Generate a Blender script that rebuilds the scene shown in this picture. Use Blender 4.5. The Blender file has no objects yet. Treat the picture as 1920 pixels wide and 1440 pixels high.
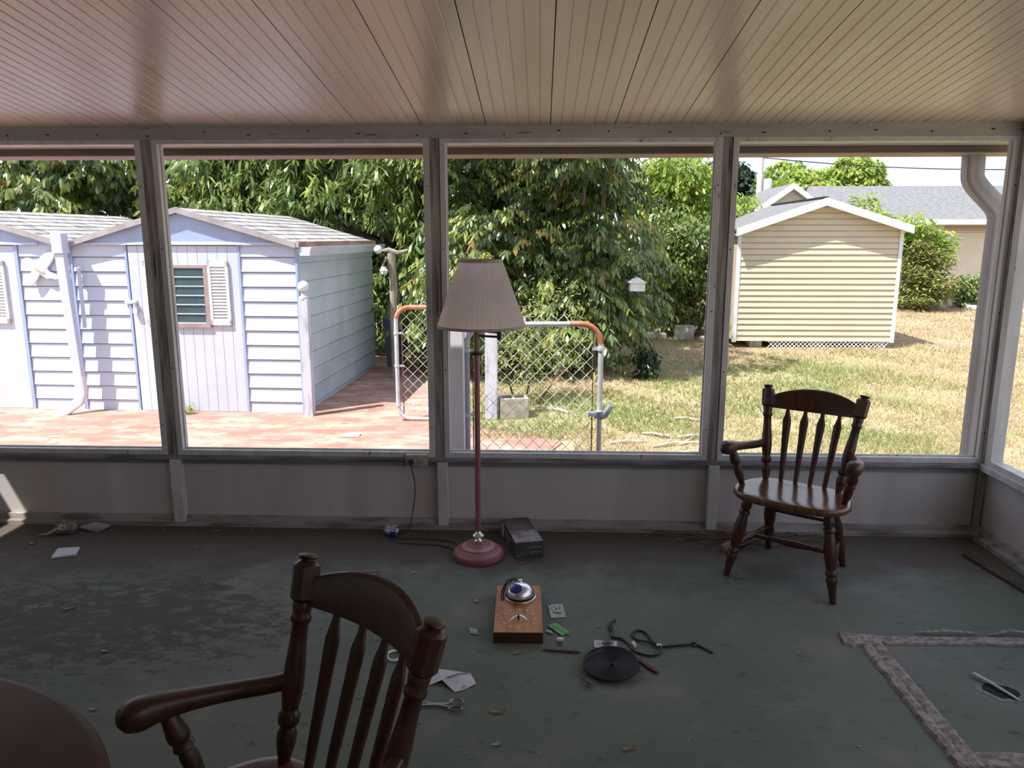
import bpy, math, random
import numpy as np
from mathutils import Vector, Matrix

random.seed(7)
rng = np.random.default_rng(7)
S = bpy.context.scene
COL = S.collection
PI = math.pi

# ------------------------------------------------------------------ camera
cam = bpy.data.cameras.new('camera')
cam.sensor_width = 36.0
cam.lens = 1405.0 / 1920.0 * 36.0
cam.clip_end = 300
cam_o = bpy.data.objects.new('camera', cam)
COL.objects.link(cam_o)
CAM = Vector((0, 0, 1.65))
PITCH, YAW = 0.1925, 0.0378
fwd = Vector((-math.sin(YAW) * math.cos(PITCH), math.cos(YAW) * math.cos(PITCH), -math.sin(PITCH)))
cam_o.location = CAM
cam_o.rotation_euler = fwd.to_track_quat('-Z', 'Y').to_euler()
S.camera = cam_o

# ------------------------------------------------------------------ view, sky, sun
S.view_settings.view_transform = 'Standard'
S.view_settings.look = 'None'
S.view_settings.gamma = 1.0
S.view_settings.use_curve_mapping = False
S.view_settings.exposure = 0.76
SUN_DIR = Vector((0.46, 0.36, -1.0)).normalized()
sun = bpy.data.lights.new('sun', 'SUN')
sun.energy = 5.0
sun.angle = 0.0095
sun.color = (1.0, 0.95, 0.86)
sun_o = bpy.data.objects.new('sun', sun)
COL.objects.link(sun_o)
sun_o.location = (-20, -16, 40)
sun_o.rotation_euler = SUN_DIR.to_track_quat('-Z', 'Y').to_euler()

W = bpy.data.worlds.new('sky')
S.world = W
W.use_nodes = True
nt = W.node_tree
nt.nodes.clear()
n_out = nt.nodes.new('ShaderNodeOutputWorld')
n_bg = nt.nodes.new('ShaderNodeBackground')
n_bg.inputs['Strength'].default_value = 0.9
n_tc = nt.nodes.new('ShaderNodeTexCoord')
n_sep = nt.nodes.new('ShaderNodeSeparateXYZ')
n_map = nt.nodes.new('ShaderNodeMapping')
n_map.inputs['Scale'].default_value = (3.0, 3.0, 11.0)
n_ns = nt.nodes.new('ShaderNodeTexNoise')
n_ns.inputs['Scale'].default_value = 1.6
n_ns.inputs['Detail'].default_value = 6
n_rc = nt.nodes.new('ShaderNodeValToRGB')
n_rc.color_ramp.elements[0].position = 0.38
n_rc.color_ramp.elements[1].position = 0.62
n_rg = nt.nodes.new('ShaderNodeValToRGB')
n_rg.color_ramp.elements[0].position = 0.0
n_rg.color_ramp.elements[0].color = (0.62, 0.72, 0.92, 1)
n_rg.color_ramp.elements[1].position = 0.7
n_rg.color_ramp.elements[1].color = (0.22, 0.42, 0.85, 1)
n_mx = nt.nodes.new('ShaderNodeMixRGB')
n_mx.inputs[2].default_value = (1.0, 1.0, 1.0, 1)
L = nt.links.new
L(n_tc.outputs['Generated'], n_map.inputs['Vector'])
L(n_map.outputs[0], n_ns.inputs['Vector'])
L(n_ns.outputs['Fac'], n_rc.inputs[0])
L(n_tc.outputs['Generated'], n_sep.inputs[0])
L(n_sep.outputs['Z'], n_rg.inputs[0])
L(n_rc.outputs[0], n_mx.inputs[0])
L(n_rg.outputs[0], n_mx.inputs[1])
L(n_mx.outputs[0], n_bg.inputs['Color'])
L(n_bg.outputs[0], n_out.inputs[0])

# ------------------------------------------------------------------ materials
MATS = {}


def pm(name, c1, c2=None, scale=6.0, lo=0.4, hi=0.6, rough=0.6, metal=0.0, spec=0.5, bump=0.0, stretch=(1, 1, 1),
       detail=5.0, c3=None, scale3=2.0, lo3=0.5, hi3=0.7, stretch3=(1, 1, 1), trans=0.0, coords='Object', sheen=0.0):
    """painted / dirty / grained surface: c1 and c2 mixed by noise, c3 patches over it"""
    m = bpy.data.materials.new(name)
    m.use_nodes = True
    t = m.node_tree
    b = t.nodes['Principled BSDF']
    b.inputs['Roughness'].default_value = rough
    b.inputs['Metallic'].default_value = metal
    b.inputs['Specular IOR Level'].default_value = spec
    k = t.links.new
    tc = t.nodes.new('ShaderNodeTexCoord')

    def noise(sc, st, det, l, h):
        mp = t.nodes.new('ShaderNodeMapping')
        mp.inputs['Scale'].default_value = st
        k(tc.outputs[coords], mp.inputs['Vector'])
        ns = t.nodes.new('ShaderNodeTexNoise')
        ns.inputs['Scale'].default_value = sc
        ns.inputs['Detail'].default_value = det
        k(mp.outputs[0], ns.inputs['Vector'])
        r = t.nodes.new('ShaderNodeMapRange')
        r.inputs['From Min'].default_value = l
        r.inputs['From Max'].default_value = h
        k(ns.outputs['Fac'], r.inputs['Value'])
        return ns, r
    cur = None
    if c2 is None:
        rgb = t.nodes.new('ShaderNodeRGB')
        rgb.outputs[0].default_value = (*c1, 1)
        cur = rgb.outputs[0]
    else:
        ns, r = noise(scale, stretch, detail, lo, hi)
        mx = t.nodes.new('ShaderNodeMixRGB')
        mx.inputs[1].default_value = (*c1, 1)
        mx.inputs[2].default_value = (*c2, 1)
        k(r.outputs[0], mx.inputs[0])
        cur = mx.outputs[0]
        if bump > 0:
            bp = t.nodes.new('ShaderNodeBump')
            bp.inputs['Strength'].default_value = bump
            bp.inputs['Distance'].default_value = 0.01
            k(ns.outputs['Fac'], bp.inputs['Height'])
            k(bp.outputs[0], b.inputs['Normal'])
    if c3 is not None:
        ns3, r3 = noise(scale3, stretch3, 6.0, lo3, hi3)
        mx3 = t.nodes.new('ShaderNodeMixRGB')
        mx3.inputs[2].default_value = (*c3, 1)
        k(cur, mx3.inputs[1])
        k(r3.outputs[0], mx3.inputs[0])
        cur = mx3.outputs[0]
    k(cur, b.inputs['Base Color'])
    if trans > 0:
        tr = t.nodes.new('ShaderNodeBsdfTranslucent')
        k(cur, tr.inputs['Color'])
        ms = t.nodes.new('ShaderNodeMixShader')
        ms.inputs[0].default_value = trans
        k(b.outputs[0], ms.inputs[1])
        k(tr.outputs[0], ms.inputs[2])
        k(ms.outputs[0], t.nodes['Material Output'].inputs['Surface'])
    MATS[name] = m
    return m


def leaf_mat(name, ramp, trans=0.35, rough=0.4, spec=0.6):
    """leaf colours differ from leaf to leaf (attribute 'tint', 0..1, one value per leaf)"""
    m = bpy.data.materials.new(name)
    m.use_nodes = True
    t = m.node_tree
    k = t.links.new
    b = t.nodes['Principled BSDF']
    b.inputs['Roughness'].default_value = rough
    b.inputs['Specular IOR Level'].default_value = spec
    at = t.nodes.new('ShaderNodeAttribute')
    at.attribute_name = 'tint'
    cr = t.nodes.new('ShaderNodeValToRGB')
    e = cr.color_ramp.elements
    while len(e) < len(ramp):
        e.new(0.5)
    for i, (p, c) in enumerate(ramp):
        e[i].position = p
        e[i].color = (*c, 1)
    k(at.outputs['Fac'], cr.inputs[0])
    k(cr.outputs[0], b.inputs['Base Color'])
    tr = t.nodes.new('ShaderNodeBsdfTranslucent')
    k(cr.outputs[0], tr.inputs['Color'])
    ms = t.nodes.new('ShaderNodeMixShader')
    ms.inputs[0].default_value = trans
    k(b.outputs[0], ms.inputs[1])
    k(tr.outputs[0], ms.inputs[2])
    k(ms.outputs[0], t.nodes['Material Output'].inputs['Surface'])
    return m


# interior
M_ceil = pm('ceiling_paint', (0.66, 0.60, 0.575), (0.57, 0.485, 0.45), 1.3, 0.35, 0.7, rough=0.27, spec=0.6, stretch=(6, 0.8, 1),
            c3=(0.42, 0.35, 0.3), scale3=1.2, lo3=0.58, hi3=0.8, stretch3=(1.2, 0.6, 1))
M_seam = pm('ceiling_seam', (0.02, 0.018, 0.016))
M_alum = pm('frame_paint', (0.62, 0.61, 0.62), (0.46, 0.45, 0.45), 5, 0.4, 0.75, rough=0.5, stretch=(3, 3, 0.6),
            c3=(0.17, 0.14, 0.12), scale3=9, lo3=0.66, hi3=0.74, stretch3=(3, 3, 0.8))
M_beam = pm('beam_paint', (0.50, 0.47, 0.45), (0.36, 0.33, 0.32), 3, 0.35, 0.7, rough=0.6, stretch=(0.5, 3, 3),
            c3=(0.07, 0.06, 0.055), scale3=6, lo3=0.66, hi3=0.72, stretch3=(0.5, 4, 4))
M_post = pm('post_weathered', (0.36, 0.34, 0.33), (0.20, 0.165, 0.145), 7, 0.42, 0.62, rough=0.75, stretch=(6, 6, 0.45),
            c3=(0.07, 0.05, 0.045), scale3=6, lo3=0.61, hi3=0.66, stretch3=(8, 8, 0.35), bump=0.4)
M_knee = pm('kneewall_panel', (0.60, 0.565, 0.565), (0.48, 0.45, 0.445), 2.5, 0.35, 0.7, rough=0.7, stretch=(2.0, 1, 0.35),
            c3=(0.54, 0.45, 0.44), scale3=2, lo3=0.5, hi3=0.7, stretch3=(3, 1, 0.15))
M_base = pm('baseboard_paint', (0.34, 0.325, 0.325), (0.16, 0.14, 0.13), 5, 0.45, 0.68, rough=0.8, stretch=(0.8, 3, 4))
M_soffit = pm('soffit', (0.82, 0.80, 0.79), (0.72, 0.69, 0.67), 4, 0.4, 0.6, rough=0.6)
M_gutter = pm('gutter_brown', (0.20, 0.155, 0.135), (0.15, 0.12, 0.105), 3, 0.4, 0.6, rough=0.55, stretch=(0.5, 2, 4))
M_gut_lit = pm('gutter_ground_lit', (0.44, 0.33, 0.29), (0.36, 0.28, 0.25), 3, 0.4, 0.6, rough=0.6)  # lighter copy of the gutter brown, light from the ground put into its colour
M_spout = pm('downspout_paint', (0.46, 0.44, 0.43), (0.34, 0.32, 0.31), 5, 0.4, 0.7, rough=0.5, stretch=(2, 2, 0.5))
M_wallb = pm('stucco', (0.6, 0.56, 0.5), (0.54, 0.5, 0.45), 8, rough=0.8)
M_wood = pm('dark_wood', (0.068, 0.024, 0.014), (0.042, 0.0145, 0.009), 5, 0.35, 0.7, rough=0.36, spec=0.45, stretch=(8, 8, 1.2))
M_seat = pm('seat_wood', (0.17, 0.070, 0.034), (0.085, 0.032, 0.017), 4, 0.35, 0.65, rough=0.19, spec=0.6, stretch=(7, 1, 1),
            c3=(0.16, 0.085, 0.05), scale3=9, lo3=0.6, hi3=0.75)
M_table = pm('table_wood', (0.075, 0.032, 0.022), (0.052, 0.022, 0.015), 3, 0.35, 0.65, rough=0.5, spec=0.3, stretch=(6, 1, 1))
M_pink = pm('pink_enamel', (0.30, 0.11, 0.12), (0.24, 0.085, 0.095), 6, 0.4, 0.7, rough=0.45)
M_pink2 = pm('pink_enamel_light', (0.46, 0.24, 0.25), (0.39, 0.19, 0.20), 6, 0.4, 0.7, rough=0.45)
M_chrome = pm('chrome', (0.85, 0.84, 0.84), rough=0.28, metal=1.0)
M_brass = pm('old_brass', (0.10, 0.07, 0.045), (0.05, 0.036, 0.025), 20, rough=0.4, metal=0.6)
M_tan = pm('tan_sleeve', (0.28, 0.19, 0.11), (0.22, 0.15, 0.09), 8, rough=0.6)
M_shade = pm('pleated_shade', (0.84, 0.79, 0.78), (0.78, 0.73, 0.72), 5, 0.35, 0.65, rough=0.85, stretch=(1, 1, 0.3), trans=0.68)
M_band = pm('shade_band', (0.40, 0.33, 0.30), rough=0.8)
M_cord = pm('brown_cord', (0.035, 0.025, 0.02), rough=0.6)
M_black = pm('black_rubber', (0.012, 0.012, 0.013), rough=0.5)
M_plate = pm('outlet_almond', (0.42, 0.38, 0.32), (0.34, 0.30, 0.26), 15, rough=0.5)
M_plug = pm('plug_brown', (0.07, 0.035, 0.03), rough=0.5)
M_hole = pm('dark_slot', (0.01, 0.01, 0.01), rough=0.9)
M_box = pm('box_dark', (0.075, 0.07, 0.072), (0.05, 0.046, 0.048), 12, rough=0.7)
M_boxtop = pm('box_top_dirty', (0.11, 0.095, 0.078), (0.065, 0.055, 0.045), 7, 0.35, 0.65, rough=0.85, c3=(0.14, 0.115, 0.105), scale3=5)
M_boxprint = pm('box_print', (0.32, 0.30, 0.31), (0.20, 0.165, 0.165), 14, 0.42, 0.62, rough=0.6, c3=(0.17, 0.11, 0.11), scale3=9, lo3=0.55, hi3=0.65)
M_label = pm('white_label', (0.50, 0.49, 0.53), rough=0.6)
M_ink = pm('ink_dark', (0.03, 0.03, 0.033), rough=0.7)
M_inkgrey = pm('ink_grey', (0.20, 0.19, 0.19), rough=0.7)
M_paper = pm('paper_white', (0.62, 0.61, 0.66), (0.55, 0.54, 0.58), 12, rough=0.7)
M_paper2 = pm('card_grey_white', (0.50, 0.50, 0.50), (0.38, 0.38, 0.37), 30, 0.4, 0.7, rough=0.7)
M_green = pm('green_packet', (0.10, 0.42, 0.10), (0.08, 0.33, 0.08), 30, rough=0.45)
M_clock = pm('clock_oak', (0.56, 0.22, 0.060), (0.36, 0.13, 0.036), 5, 0.35, 0.65, rough=0.42, stretch=(7, 1.3, 7),
             c3=(0.20, 0.07, 0.022), scale3=6, lo3=0.6, hi3=0.72, stretch3=(4, 1.2, 4))
M_clockside = pm('clock_edge', (0.060, 0.022, 0.012), (0.04, 0.014, 0.008), 6, rough=0.5)
M_pearl = pm('pale_pin', (0.85, 0.78, 0.68), rough=0.35)
M_blue = pm('blue_patch', (0.03, 0.04, 0.24), rough=0.2)
M_mat = pm('black_woven', (0.018, 0.018, 0.026), (0.012, 0.012, 0.018), 40, rough=0.7)
M_stick = pm('red_stick', (0.15, 0.052, 0.038), (0.10, 0.035, 0.027), 8, rough=0.7, stretch=(1, 6, 6))
M_steel = pm('dull_steel', (0.36, 0.36, 0.34), (0.20, 0.20, 0.19), 20, rough=0.42, metal=0.7)
M_string = pm('grey_string', (0.10, 0.09, 0.07), rough=0.9)
M_white = pm('white_plastic', (0.78, 0.78, 0.80), rough=0.4)
M_foil = pm('wrapper_foil', (0.50, 0.50, 0.54), (0.28, 0.28, 0.31), 14, 0.4, 0.6, rough=0.25, metal=0.5, c3=(0.02, 0.045, 0.28), scale3=9, lo3=0.52, hi3=0.56)
M_plast = pm('crumpled_film', (0.34, 0.32, 0.30), (0.15, 0.14, 0.13), 18, rough=0.3, metal=0.1)
M_tile = pm('grey_tile', (0.36, 0.36, 0.39), (0.22, 0.22, 0.23), 9, 0.45, 0.62, rough=0.6)
M_book = pm('pinkish_board', (0.27, 0.18, 0.16), (0.22, 0.15, 0.13), 8, rough=0.8)
M_hatch = pm('splintered_wood', (0.38, 0.335, 0.32), (0.22, 0.175, 0.165), 15, 0.40, 0.62, rough=0.9, bump=0.8, stretch=(3, 3, 3))
M_batten = pm('batten_wood', (0.085, 0.055, 0.04), (0.05, 0.033, 0.025), 6, rough=0.8)
M_leafdry = pm('dry_leaf', (0.30, 0.19, 0.11), (0.18, 0.11, 0.065), 20, rough=0.75)
M_leafgrey = pm('pale_leaf', (0.42, 0.37, 0.31), (0.30, 0.26, 0.21), 20, rough=0.8)
M_crumb = pm('paint_crumb', (0.55, 0.53, 0.50), (0.36, 0.33, 0.30), 3, rough=0.8)
M_twig = pm('dry_twig', (0.24, 0.17, 0.12), (0.15, 0.10, 0.07), 9, rough=0.9)


def floor_mat():
    m = bpy.data.materials.new('green_concrete')
    m.use_nodes = True
    t = m.node_tree
    k = t.links.new
    b = t.nodes['Principled BSDF']
    b.inputs['Roughness'].default_value = 0.7
    b.inputs['Specular IOR Level'].default_value = 0.22
    tc = t.nodes.new('ShaderNodeTexCoord')

    def noise(sc, det, st=(1, 1, 1), rot=0.0, rg=0.55):
        mp = t.nodes.new('ShaderNodeMapping')
        mp.inputs['Scale'].default_value = st
        mp.inputs['Rotation'].default_value = (0, 0, rot)
        k(tc.outputs['Object'], mp.inputs['Vector'])
        ns = t.nodes.new('ShaderNodeTexNoise')
        ns.inputs['Scale'].default_value = sc
        ns.inputs['Detail'].default_value = det
        ns.inputs['Roughness'].default_value = rg
        k(mp.outputs[0], ns.inputs['Vector'])
        return ns.outputs['Fac']

    def math_(op, a, c):
        n = t.nodes.new('ShaderNodeMath')
        n.operation = op
        for i, v in enumerate((a, c)):
            if isinstance(v, (int, float)):
                n.inputs[i].default_value = v
            else:
                k(v, n.inputs[i])
        return n.outputs[0]

    def rng_(v, l, h):
        n = t.nodes.new('ShaderNodeMapRange')
        n.inputs['From Min'].default_value = l
        n.inputs['From Max'].default_value = h
        k(v, n.inputs['Value'])
        return n.outputs[0]

    def mix(f, a, c):
        n = t.nodes.new('ShaderNodeMixRGB')
        k(f, n.inputs[0])
        for i, v in ((1, a), (2, c)):
            if isinstance(v, tuple):
                n.inputs[i].default_value = (*v, 1)
            else:
                k(v, n.inputs[i])
        return n.outputs[0]
    sep = t.nodes.new('ShaderNodeSeparateXYZ')
    k(tc.outputs['Object'], sep.inputs[0])
    X, Y = sep.outputs['X'], sep.outputs['Y']
    big = noise(1.1, 4)
    col = mix(rng_(big, 0.35, 0.68), (0.118, 0.150, 0.116), (0.168, 0.176, 0.156))
    # grey worn paint in the front middle
    col = mix(math_('MULTIPLY', rng_(noise(2.2, 8, rg=0.7), 0.52, 0.66), 0.8), col, (0.215, 0.200, 0.178))
    # soil gathered along the wall and the left side of the porch
    yb = rng_(Y, 3.15, 3.95)
    xb = rng_(X, -0.3, -2.6)
    soil = math_('ADD', math_('MULTIPLY', yb, 0.46), math_('MULTIPLY', xb, 0.10))
    f1 = rng_(math_('ADD', noise(2.6, 7, rg=0.68), soil), 0.60, 0.84)
    col = mix(math_('MULTIPLY', f1, 0.92), col, (0.094, 0.076, 0.066))
    # stain of dried mud left of the chair
    dx = math_('DIVIDE', math_('ADD', X, 1.95), 1.05)
    dy = math_('DIVIDE', math_('SUBTRACT', Y, 2.98), 0.50)
    d2 = math_('ADD', math_('MULTIPLY', dx, dx), math_('MULTIPLY', dy, dy))
    ring = rng_(d2, 1.3, 0.1)
    streak = noise(9.0, 9, (1.0, 2.0, 1), 0.5, 0.74)
    f2 = math_('MULTIPLY', rng_(math_('ADD', streak, math_('MULTIPLY', ring, 0.22)), 0.60, 0.70), rng_(ring, 0.0, 0.35))
    col = mix(math_('MULTIPLY', f2, 0.85), col, (0.078, 0.062, 0.050))
    # small scuffs everywhere
    sc = noise(9.0, 9, (1.0, 1.9, 1), 0.55, 0.74)
    col = mix(math_('MULTIPLY', rng_(sc, 0.575, 0.66), 0.8), col, (0.072, 0.070, 0.062))
    sp = noise(60.0, 2)
    col = mix(math_('MULTIPLY', rng_(sp, 0.70, 0.74), 0.6), col, (0.26, 0.26, 0.24))
    k(col, b.inputs['Base Color'])
    bp = t.nodes.new('ShaderNodeBump')
    bp.inputs['Strength'].default_value = 0.25
    bp.inputs['Distance'].default_value = 0.006
    k(noise(14, 6, rg=0.65), bp.inputs['Height'])
    k(bp.outputs[0], b.inputs['Normal'])
    return m


M_floor = floor_mat()

# outdoors
M_blue_wall = pm('shed_blue', (0.52, 0.575, 0.70), (0.47, 0.525, 0.65), 3, 0.4, 0.7, rough=0.55, c3=(0.60, 0.64, 0.73), scale3=1.5)
M_blue_trim_shade = pm('shed_blue_trim_shade', (0.33, 0.42, 0.63), (0.30, 0.38, 0.57), 5, rough=0.5)  # trim blue; on the gables it puts their shade into the colour
M_blue_side = pm('shed_side_blue', (0.50, 0.58, 0.68), (0.43, 0.51, 0.60), 2.5, 0.35, 0.7, rough=0.6, stretch=(1, 1, 1.5), c3=(0.36, 0.45, 0.48), scale3=1.2, lo3=0.5, hi3=0.8)
M_roof = pm('shed_roof', (0.40, 0.385, 0.38), (0.19, 0.175, 0.17), 7, 0.40, 0.62, rough=0.85, stretch=(0.6, 3, 1), c3=(0.52, 0.50, 0.49), scale3=3, lo3=0.5, hi3=0.7)
M_rot = pm('rotten_fascia', (0.34, 0.17, 0.11), (0.20, 0.10, 0.07), 6, rough=0.8, stretch=(3, 0.6, 3))
M_white_paint = pm('white_paint', (0.72, 0.72, 0.74), (0.66, 0.66, 0.69), 5, rough=0.5)
M_win_frame = pm('window_wood', (0.35, 0.27, 0.27), (0.28, 0.22, 0.22), 8, rough=0.6)
M_louver = pm('louver_glass', (0.045, 0.075, 0.085), (0.035, 0.06, 0.068), 5, rough=0.12, spec=0.5)
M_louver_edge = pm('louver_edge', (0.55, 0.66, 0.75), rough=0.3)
M_old_post = pm('weathered_post', (0.40, 0.34, 0.28), (0.24, 0.20, 0.165), 7, 0.4, 0.62, rough=0.9, stretch=(5, 5, 0.6), bump=0.5)
M_gatepost = pm('gate_post_paint', (0.66, 0.66, 0.68), (0.57, 0.57, 0.60), 4, 0.4, 0.7, rough=0.5, stretch=(2, 2, 0.4))
M_fencepost = pm('fence_post_paint', (0.54, 0.57, 0.66), (0.34, 0.36, 0.42), 6, 0.48, 0.66, rough=0.7, stretch=(3, 3, 0.6))
M_galv = pm('galvanised', (0.62, 0.64, 0.69), (0.50, 0.52, 0.57), 8, rough=0.4, metal=0.25)
M_rust = pm('rusty_pipe', (0.42, 0.15, 0.075), (0.52, 0.30, 0.22), 9, 0.45, 0.7, rough=0.8)
M_galvshade = pm('galvanised_shaded', (0.30, 0.32, 0.40), (0.38, 0.40, 0.48), 7, 0.45, 0.7, rough=0.5)  # galvanised metal made darker and bluer, its shade put into the colour
M_wire = pm('fence_wire', (0.78, 0.77, 0.75), (0.62, 0.58, 0.54), 10, rough=0.45, metal=0.0)
M_rustrod = pm('rust_rod', (0.13, 0.055, 0.04), rough=0.8)
M_block = pm('cinder_block', (0.46, 0.42, 0.36), (0.32, 0.28, 0.24), 12, 0.4, 0.65, rough=0.95, bump=0.5)
M_stone = pm('edging_stone', (0.50, 0.47, 0.44), (0.30, 0.27, 0.25), 9, 0.4, 0.65, rough=0.95)
M_tanwall = pm('tan_siding', (0.60, 0.51, 0.385), (0.55, 0.465, 0.35), 2, 0.4, 0.7, rough=0.6, c3=(0.58, 0.45, 0.365), scale3=0.9, lo3=0.55, hi3=0.75)
M_shingle = pm('grey_shingle', (0.21, 0.212, 0.22), (0.135, 0.137, 0.145), 9, 0.4, 0.62, rough=0.9, stretch=(1, 2, 2))
M_housewall = pm('house_wall', (0.60, 0.56, 0.51), (0.55, 0.52, 0.47), 2, rough=0.8)
M_housebrick = pm('house_orange', (0.50, 0.31, 0.23), rough=0.8)
M_bark = pm('bark', (0.16, 0.125, 0.10), (0.09, 0.07, 0.055), 9, rough=0.95, stretch=(4, 4, 0.7), bump=0.5)
M_fallen = pm('bleached_branch', (0.62, 0.57, 0.52), (0.45, 0.40, 0.36), 9, rough=0.9)
M_rockw = pm('white_rubble', (0.68, 0.64, 0.60), (0.55, 0.50, 0.46), 7, rough=0.9)
M_cable = pm('cable_black', (0.03, 0.03, 0.035), rough=0.7)
M_pole = pm('pole_grey', (0.62, 0.60, 0.58), (0.52, 0.50, 0.48), 5, rough=0.8)


def brick_mat():
    m = bpy.data.materials.new('brick_paving')
    m.use_nodes = True
    t = m.node_tree
    k = t.links.new
    b = t.nodes['Principled BSDF']
    b.inputs['Roughness'].default_value = 0.85
    b.inputs['Specular IOR Level'].default_value = 0.15
    tc = t.nodes.new('ShaderNodeTexCoord')
    mp = t.nodes.new('ShaderNodeMapping')
    mp.inputs['Rotation'].default_value = (0, 0, 0.02)
    k(tc.outputs['Object'], mp.inputs['Vector'])
    br = t.nodes.new('ShaderNodeTexBrick')
    br.inputs['Scale'].default_value = 1.0
    br.inputs['Brick Width'].default_value = 0.30
    br.inputs['Row Height'].default_value = 0.15
    br.inputs['Mortar Size'].default_value = 0.006
    br.inputs['Color1'].default_value = (0.37, 0.175, 0.148, 1)
    br.inputs['Color2'].default_value = (0.46, 0.27, 0.225, 1)
    br.inputs['Mortar'].default_value = (0.32, 0.19, 0.15, 1)
    k(mp.outputs[0], br.inputs['Vector'])
    ns = t.nodes.new('ShaderNodeTexNoise')
    ns.inputs['Scale'].default_value = 2.6
    ns.inputs['Detail'].default_value = 7
    ns.inputs['Roughness'].default_value = 0.65
    mp2 = t.nodes.new('ShaderNodeMapping')
    mp2.inputs['Scale'].default_value = (0.8, 1.8, 1)
    k(tc.outputs['Object'], mp2.inputs['Vector'])
    k(mp2.outputs[0], ns.inputs['Vector'])
    r = t.nodes.new('ShaderNodeMapRange')
    r.inputs['From Min'].default_value = 0.47
    r.inputs['From Max'].default_value = 0.68
    k(ns.outputs['Fac'], r.inputs['Value'])
    mx = t.nodes.new('ShaderNodeMixRGB')
    mx.inputs[2].default_value = (0.58, 0.43, 0.335, 1)
    k(r.outputs[0], mx.inputs[0])
    k(br.outputs['Color'], mx.inputs[1])
    ns2 = t.nodes.new('ShaderNodeTexNoise')
    ns2.inputs['Scale'].default_value = 9
    ns2.inputs['Detail'].default_value = 5
    k(mp2.outputs[0], ns2.inputs['Vector'])
    r2 = t.nodes.new('ShaderNodeMapRange')
    r2.inputs['From Min'].default_value = 0.58
    r2.inputs['From Max'].default_value = 0.72
    k(ns2.outputs['Fac'], r2.inputs['Value'])
    mx2 = t.nodes.new('ShaderNodeMixRGB')
    mx2.inputs[2].default_value = (0.30, 0.155, 0.12, 1)
    k(r2.outputs[0], mx2.inputs[0])
    k(mx.outputs[0], mx2.inputs[1])
    k(mx2.outputs[0], b.inputs['Base Color'])
    return m


M_brick = brick_mat()


def lawn_mat():
    m = bpy.data.materials.new('lawn_soil')
    m.use_nodes = True
    t = m.node_tree
    k = t.links.new
    b = t.nodes['Principled BSDF']
    b.inputs['Roughness'].default_value = 0.95
    b.inputs['Specular IOR Level'].default_value = 0.05
    tc = t.nodes.new('ShaderNodeTexCoord')

    def noise(sc, det, st=(1, 1, 1)):
        mp = t.nodes.new('ShaderNodeMapping')
        mp.inputs['Scale'].default_value = st
        k(tc.outputs['Object'], mp.inputs['Vector'])
        ns = t.nodes.new('ShaderNodeTexNoise')
        ns.inputs['Scale'].default_value = sc
        ns.inputs['Detail'].default_value = det
        ns.inputs['Roughness'].default_value = 0.65
        k(mp.outputs[0], ns.inputs['Vector'])
        return ns.outputs['Fac']

    def ramp(f, pts):
        c = t.nodes.new('ShaderNodeValToRGB')
        e = c.color_ramp.elements
        while len(e) < len(pts):
            e.new(0.5)
        for i, (p, cc) in enumerate(pts):
            e[i].position = p
            e[i].color = (*cc, 1)
        k(f, c.inputs[0])
        return c.outputs[0]
    c1 = ramp(noise(0.55, 6, (0.7, 1.3, 1)), [(0.36, (0.24, 0.26, 0.11)), (0.50, (0.39, 0.32, 0.19)), (0.64, (0.46, 0.33, 0.235))])
    c2 = ramp(noise(14, 4), [(0.35, (0.23, 0.20, 0.11)), (0.65, (0.48, 0.38, 0.26))])
    mx = t.nodes.new('ShaderNodeMixRGB')
    mx.inputs[0].default_value = 0.4
    k(c1, mx.inputs[1])
    k(c2, mx.inputs[2])
    k(mx.outputs[0], b.inputs['Base Color'])
    return m


M_lawn = lawn_mat()


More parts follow.
